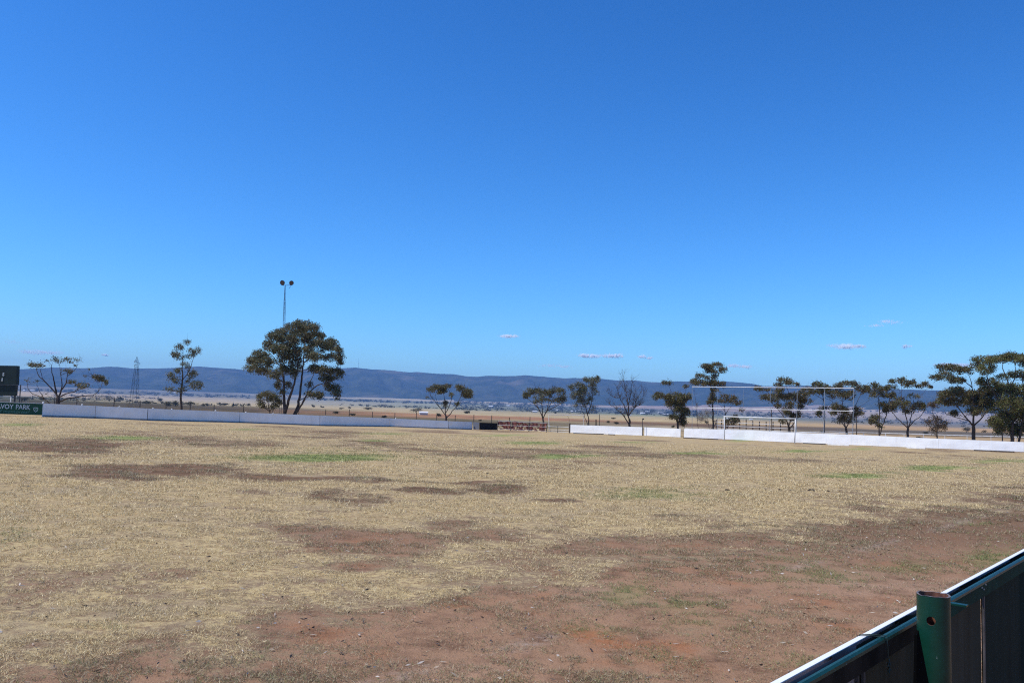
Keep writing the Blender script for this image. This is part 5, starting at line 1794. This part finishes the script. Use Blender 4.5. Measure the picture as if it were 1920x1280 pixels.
# ------------------------------------------------------------------ clouds
def cloud(px, py, wpx, hpx, n, seed, label, Y=15000):
    n = int(n * 4)
    rng = np.random.default_rng(seed)
    c = at(px, py, Y)
    sc = Y / F_PX
    W, H = wpx * sc / 2, hpx * sc / 2 * .9
    k = max(4, int(wpx / 7))
    cen = np.stack([rng.uniform(-.75, .75, k) * W, rng.uniform(-.5, .5, k) * W * .6, rng.uniform(-.35, .35, k) * H], 1)
    cen[:, 2] -= .1 * H
    wt_ = rng.uniform(.3, 1, k)
    pick = rng.choice(k, n, p=wt_ / wt_.sum())
    C = cen[pick] + rng.normal(size=(n, 3)) * np.array([W * .26, W * .2, H * .40])
    q = (C / np.array([W * .5, W * .5, H * .9]))
    ok = fbm(q[:, 0] * 4 + seed * 3.1, q[:, 2] * 2.2 + q[:, 1] * 1.3 + seed, 4) > .43
    C = C[ok]
    n = len(C)
    s = sc * .7
    nr_ = np.array(SUND) + np.array([0, -1., 0]) + rng.normal(size=(n, 3)) * .22
    nr_ /= np.linalg.norm(nr_, axis=1)[:, None]
    u = np.cross(nr_, rand_dirs(n, rng))
    u /= np.linalg.norm(u, axis=1)[:, None]
    v = np.cross(nr_, u)
    ls = (s * rng.uniform(.5, 1.1, n))[:, None]
    V = np.stack([C + c - u * ls, C + c + v * ls * .7, C + c + u * ls, C + c - v * ls * .7], 1)
    me = fast_mesh('cloud', V, 4, np.tile([.95, .97, .99], (n, 1)))
    o = link('cloud', me, CLOUD)
    tag(o, label, 'cloud')
CLOUD = leafmat('cloud_vapour', .5)
for a in [(75, 660.5, 70, 10, 900, 1, 'flat white cloud above the banner end of the ridge'), (957, 630, 34, 8, 420, 2, 'small lone cloud high over the middle of the ridge'),
          (1108, 667, 40, 9, 700, 3, 'larger bright cloud of the close pair above the bare tree'), (1147, 667, 34, 10, 700, 4, 'shorter puffy cloud of the close pair above the bare tree'),
          (1203, 668, 18, 7, 180, 5, 'small tilted cloud just beyond the close pair'), (1220, 671, 22, 5, 110, 6, 'thin faint wisp trailing from the small tilted cloud'),
          (1040, 686, 58, 7, 150, 7, 'long faint cloud low over the ridge above the broad vase shaped gum'), (1382, 686, 48, 8, 420, 8, 'low cloud behind the tall single trunk gum'),
          (1575, 649, 58, 11, 950, 9, 'brightest broad cloud above the pipe frame'), (1613, 649, 18, 7, 240, 10, 'small puff touching the brightest broad cloud'),
          (1672, 603, 44, 8, 110, 11, 'very faint high streak of cloud above the gum row'), (1700, 649, 16, 8, 130, 12, 'tiny faint puff above the gum row'),
          (1790, 684, 60, 10, 700, 13, 'low white cloud behind the crown of the large gum'), (195, 665, 14, 5, 120, 14, 'tiny cloud above the ridge near the lattice tower'),
          (25, 641, 60, 12, 60, 15, 'barely visible thin cloud over the scoreboard'), (1645, 610, 40, 6, 50, 16, 'barely visible wisp below the faint high streak')]:
    cloud(*a)

# ------------------------------------------------------------------ haze
def haze():
    mb = MB()
    mb.frame((0, 0, 201), (10800, 0, 0), (0, 10800, 0), (0, 0, 239))
    m = bpy.data.materials.new('haze_air')
    m.use_nodes = True
    nt = m.node_tree
    nt.nodes.clear()
    out = nt.nodes.new('ShaderNodeOutputMaterial')
    v = nt.nodes.new('ShaderNodeVolumePrincipled')
    v.inputs['Color'].default_value = (.27, .53, 1.0, 1)
    v.inputs['Density'].default_value = 9e-5
    v.inputs['Anisotropy'].default_value = 0.0
    nt.links.new(v.outputs[0], out.inputs['Volume'])
    o = mb.build('haze', m)
    tag(o, kind='stuff')
    o['label'] = 'thin blue haze filling the air over the plain'
haze()
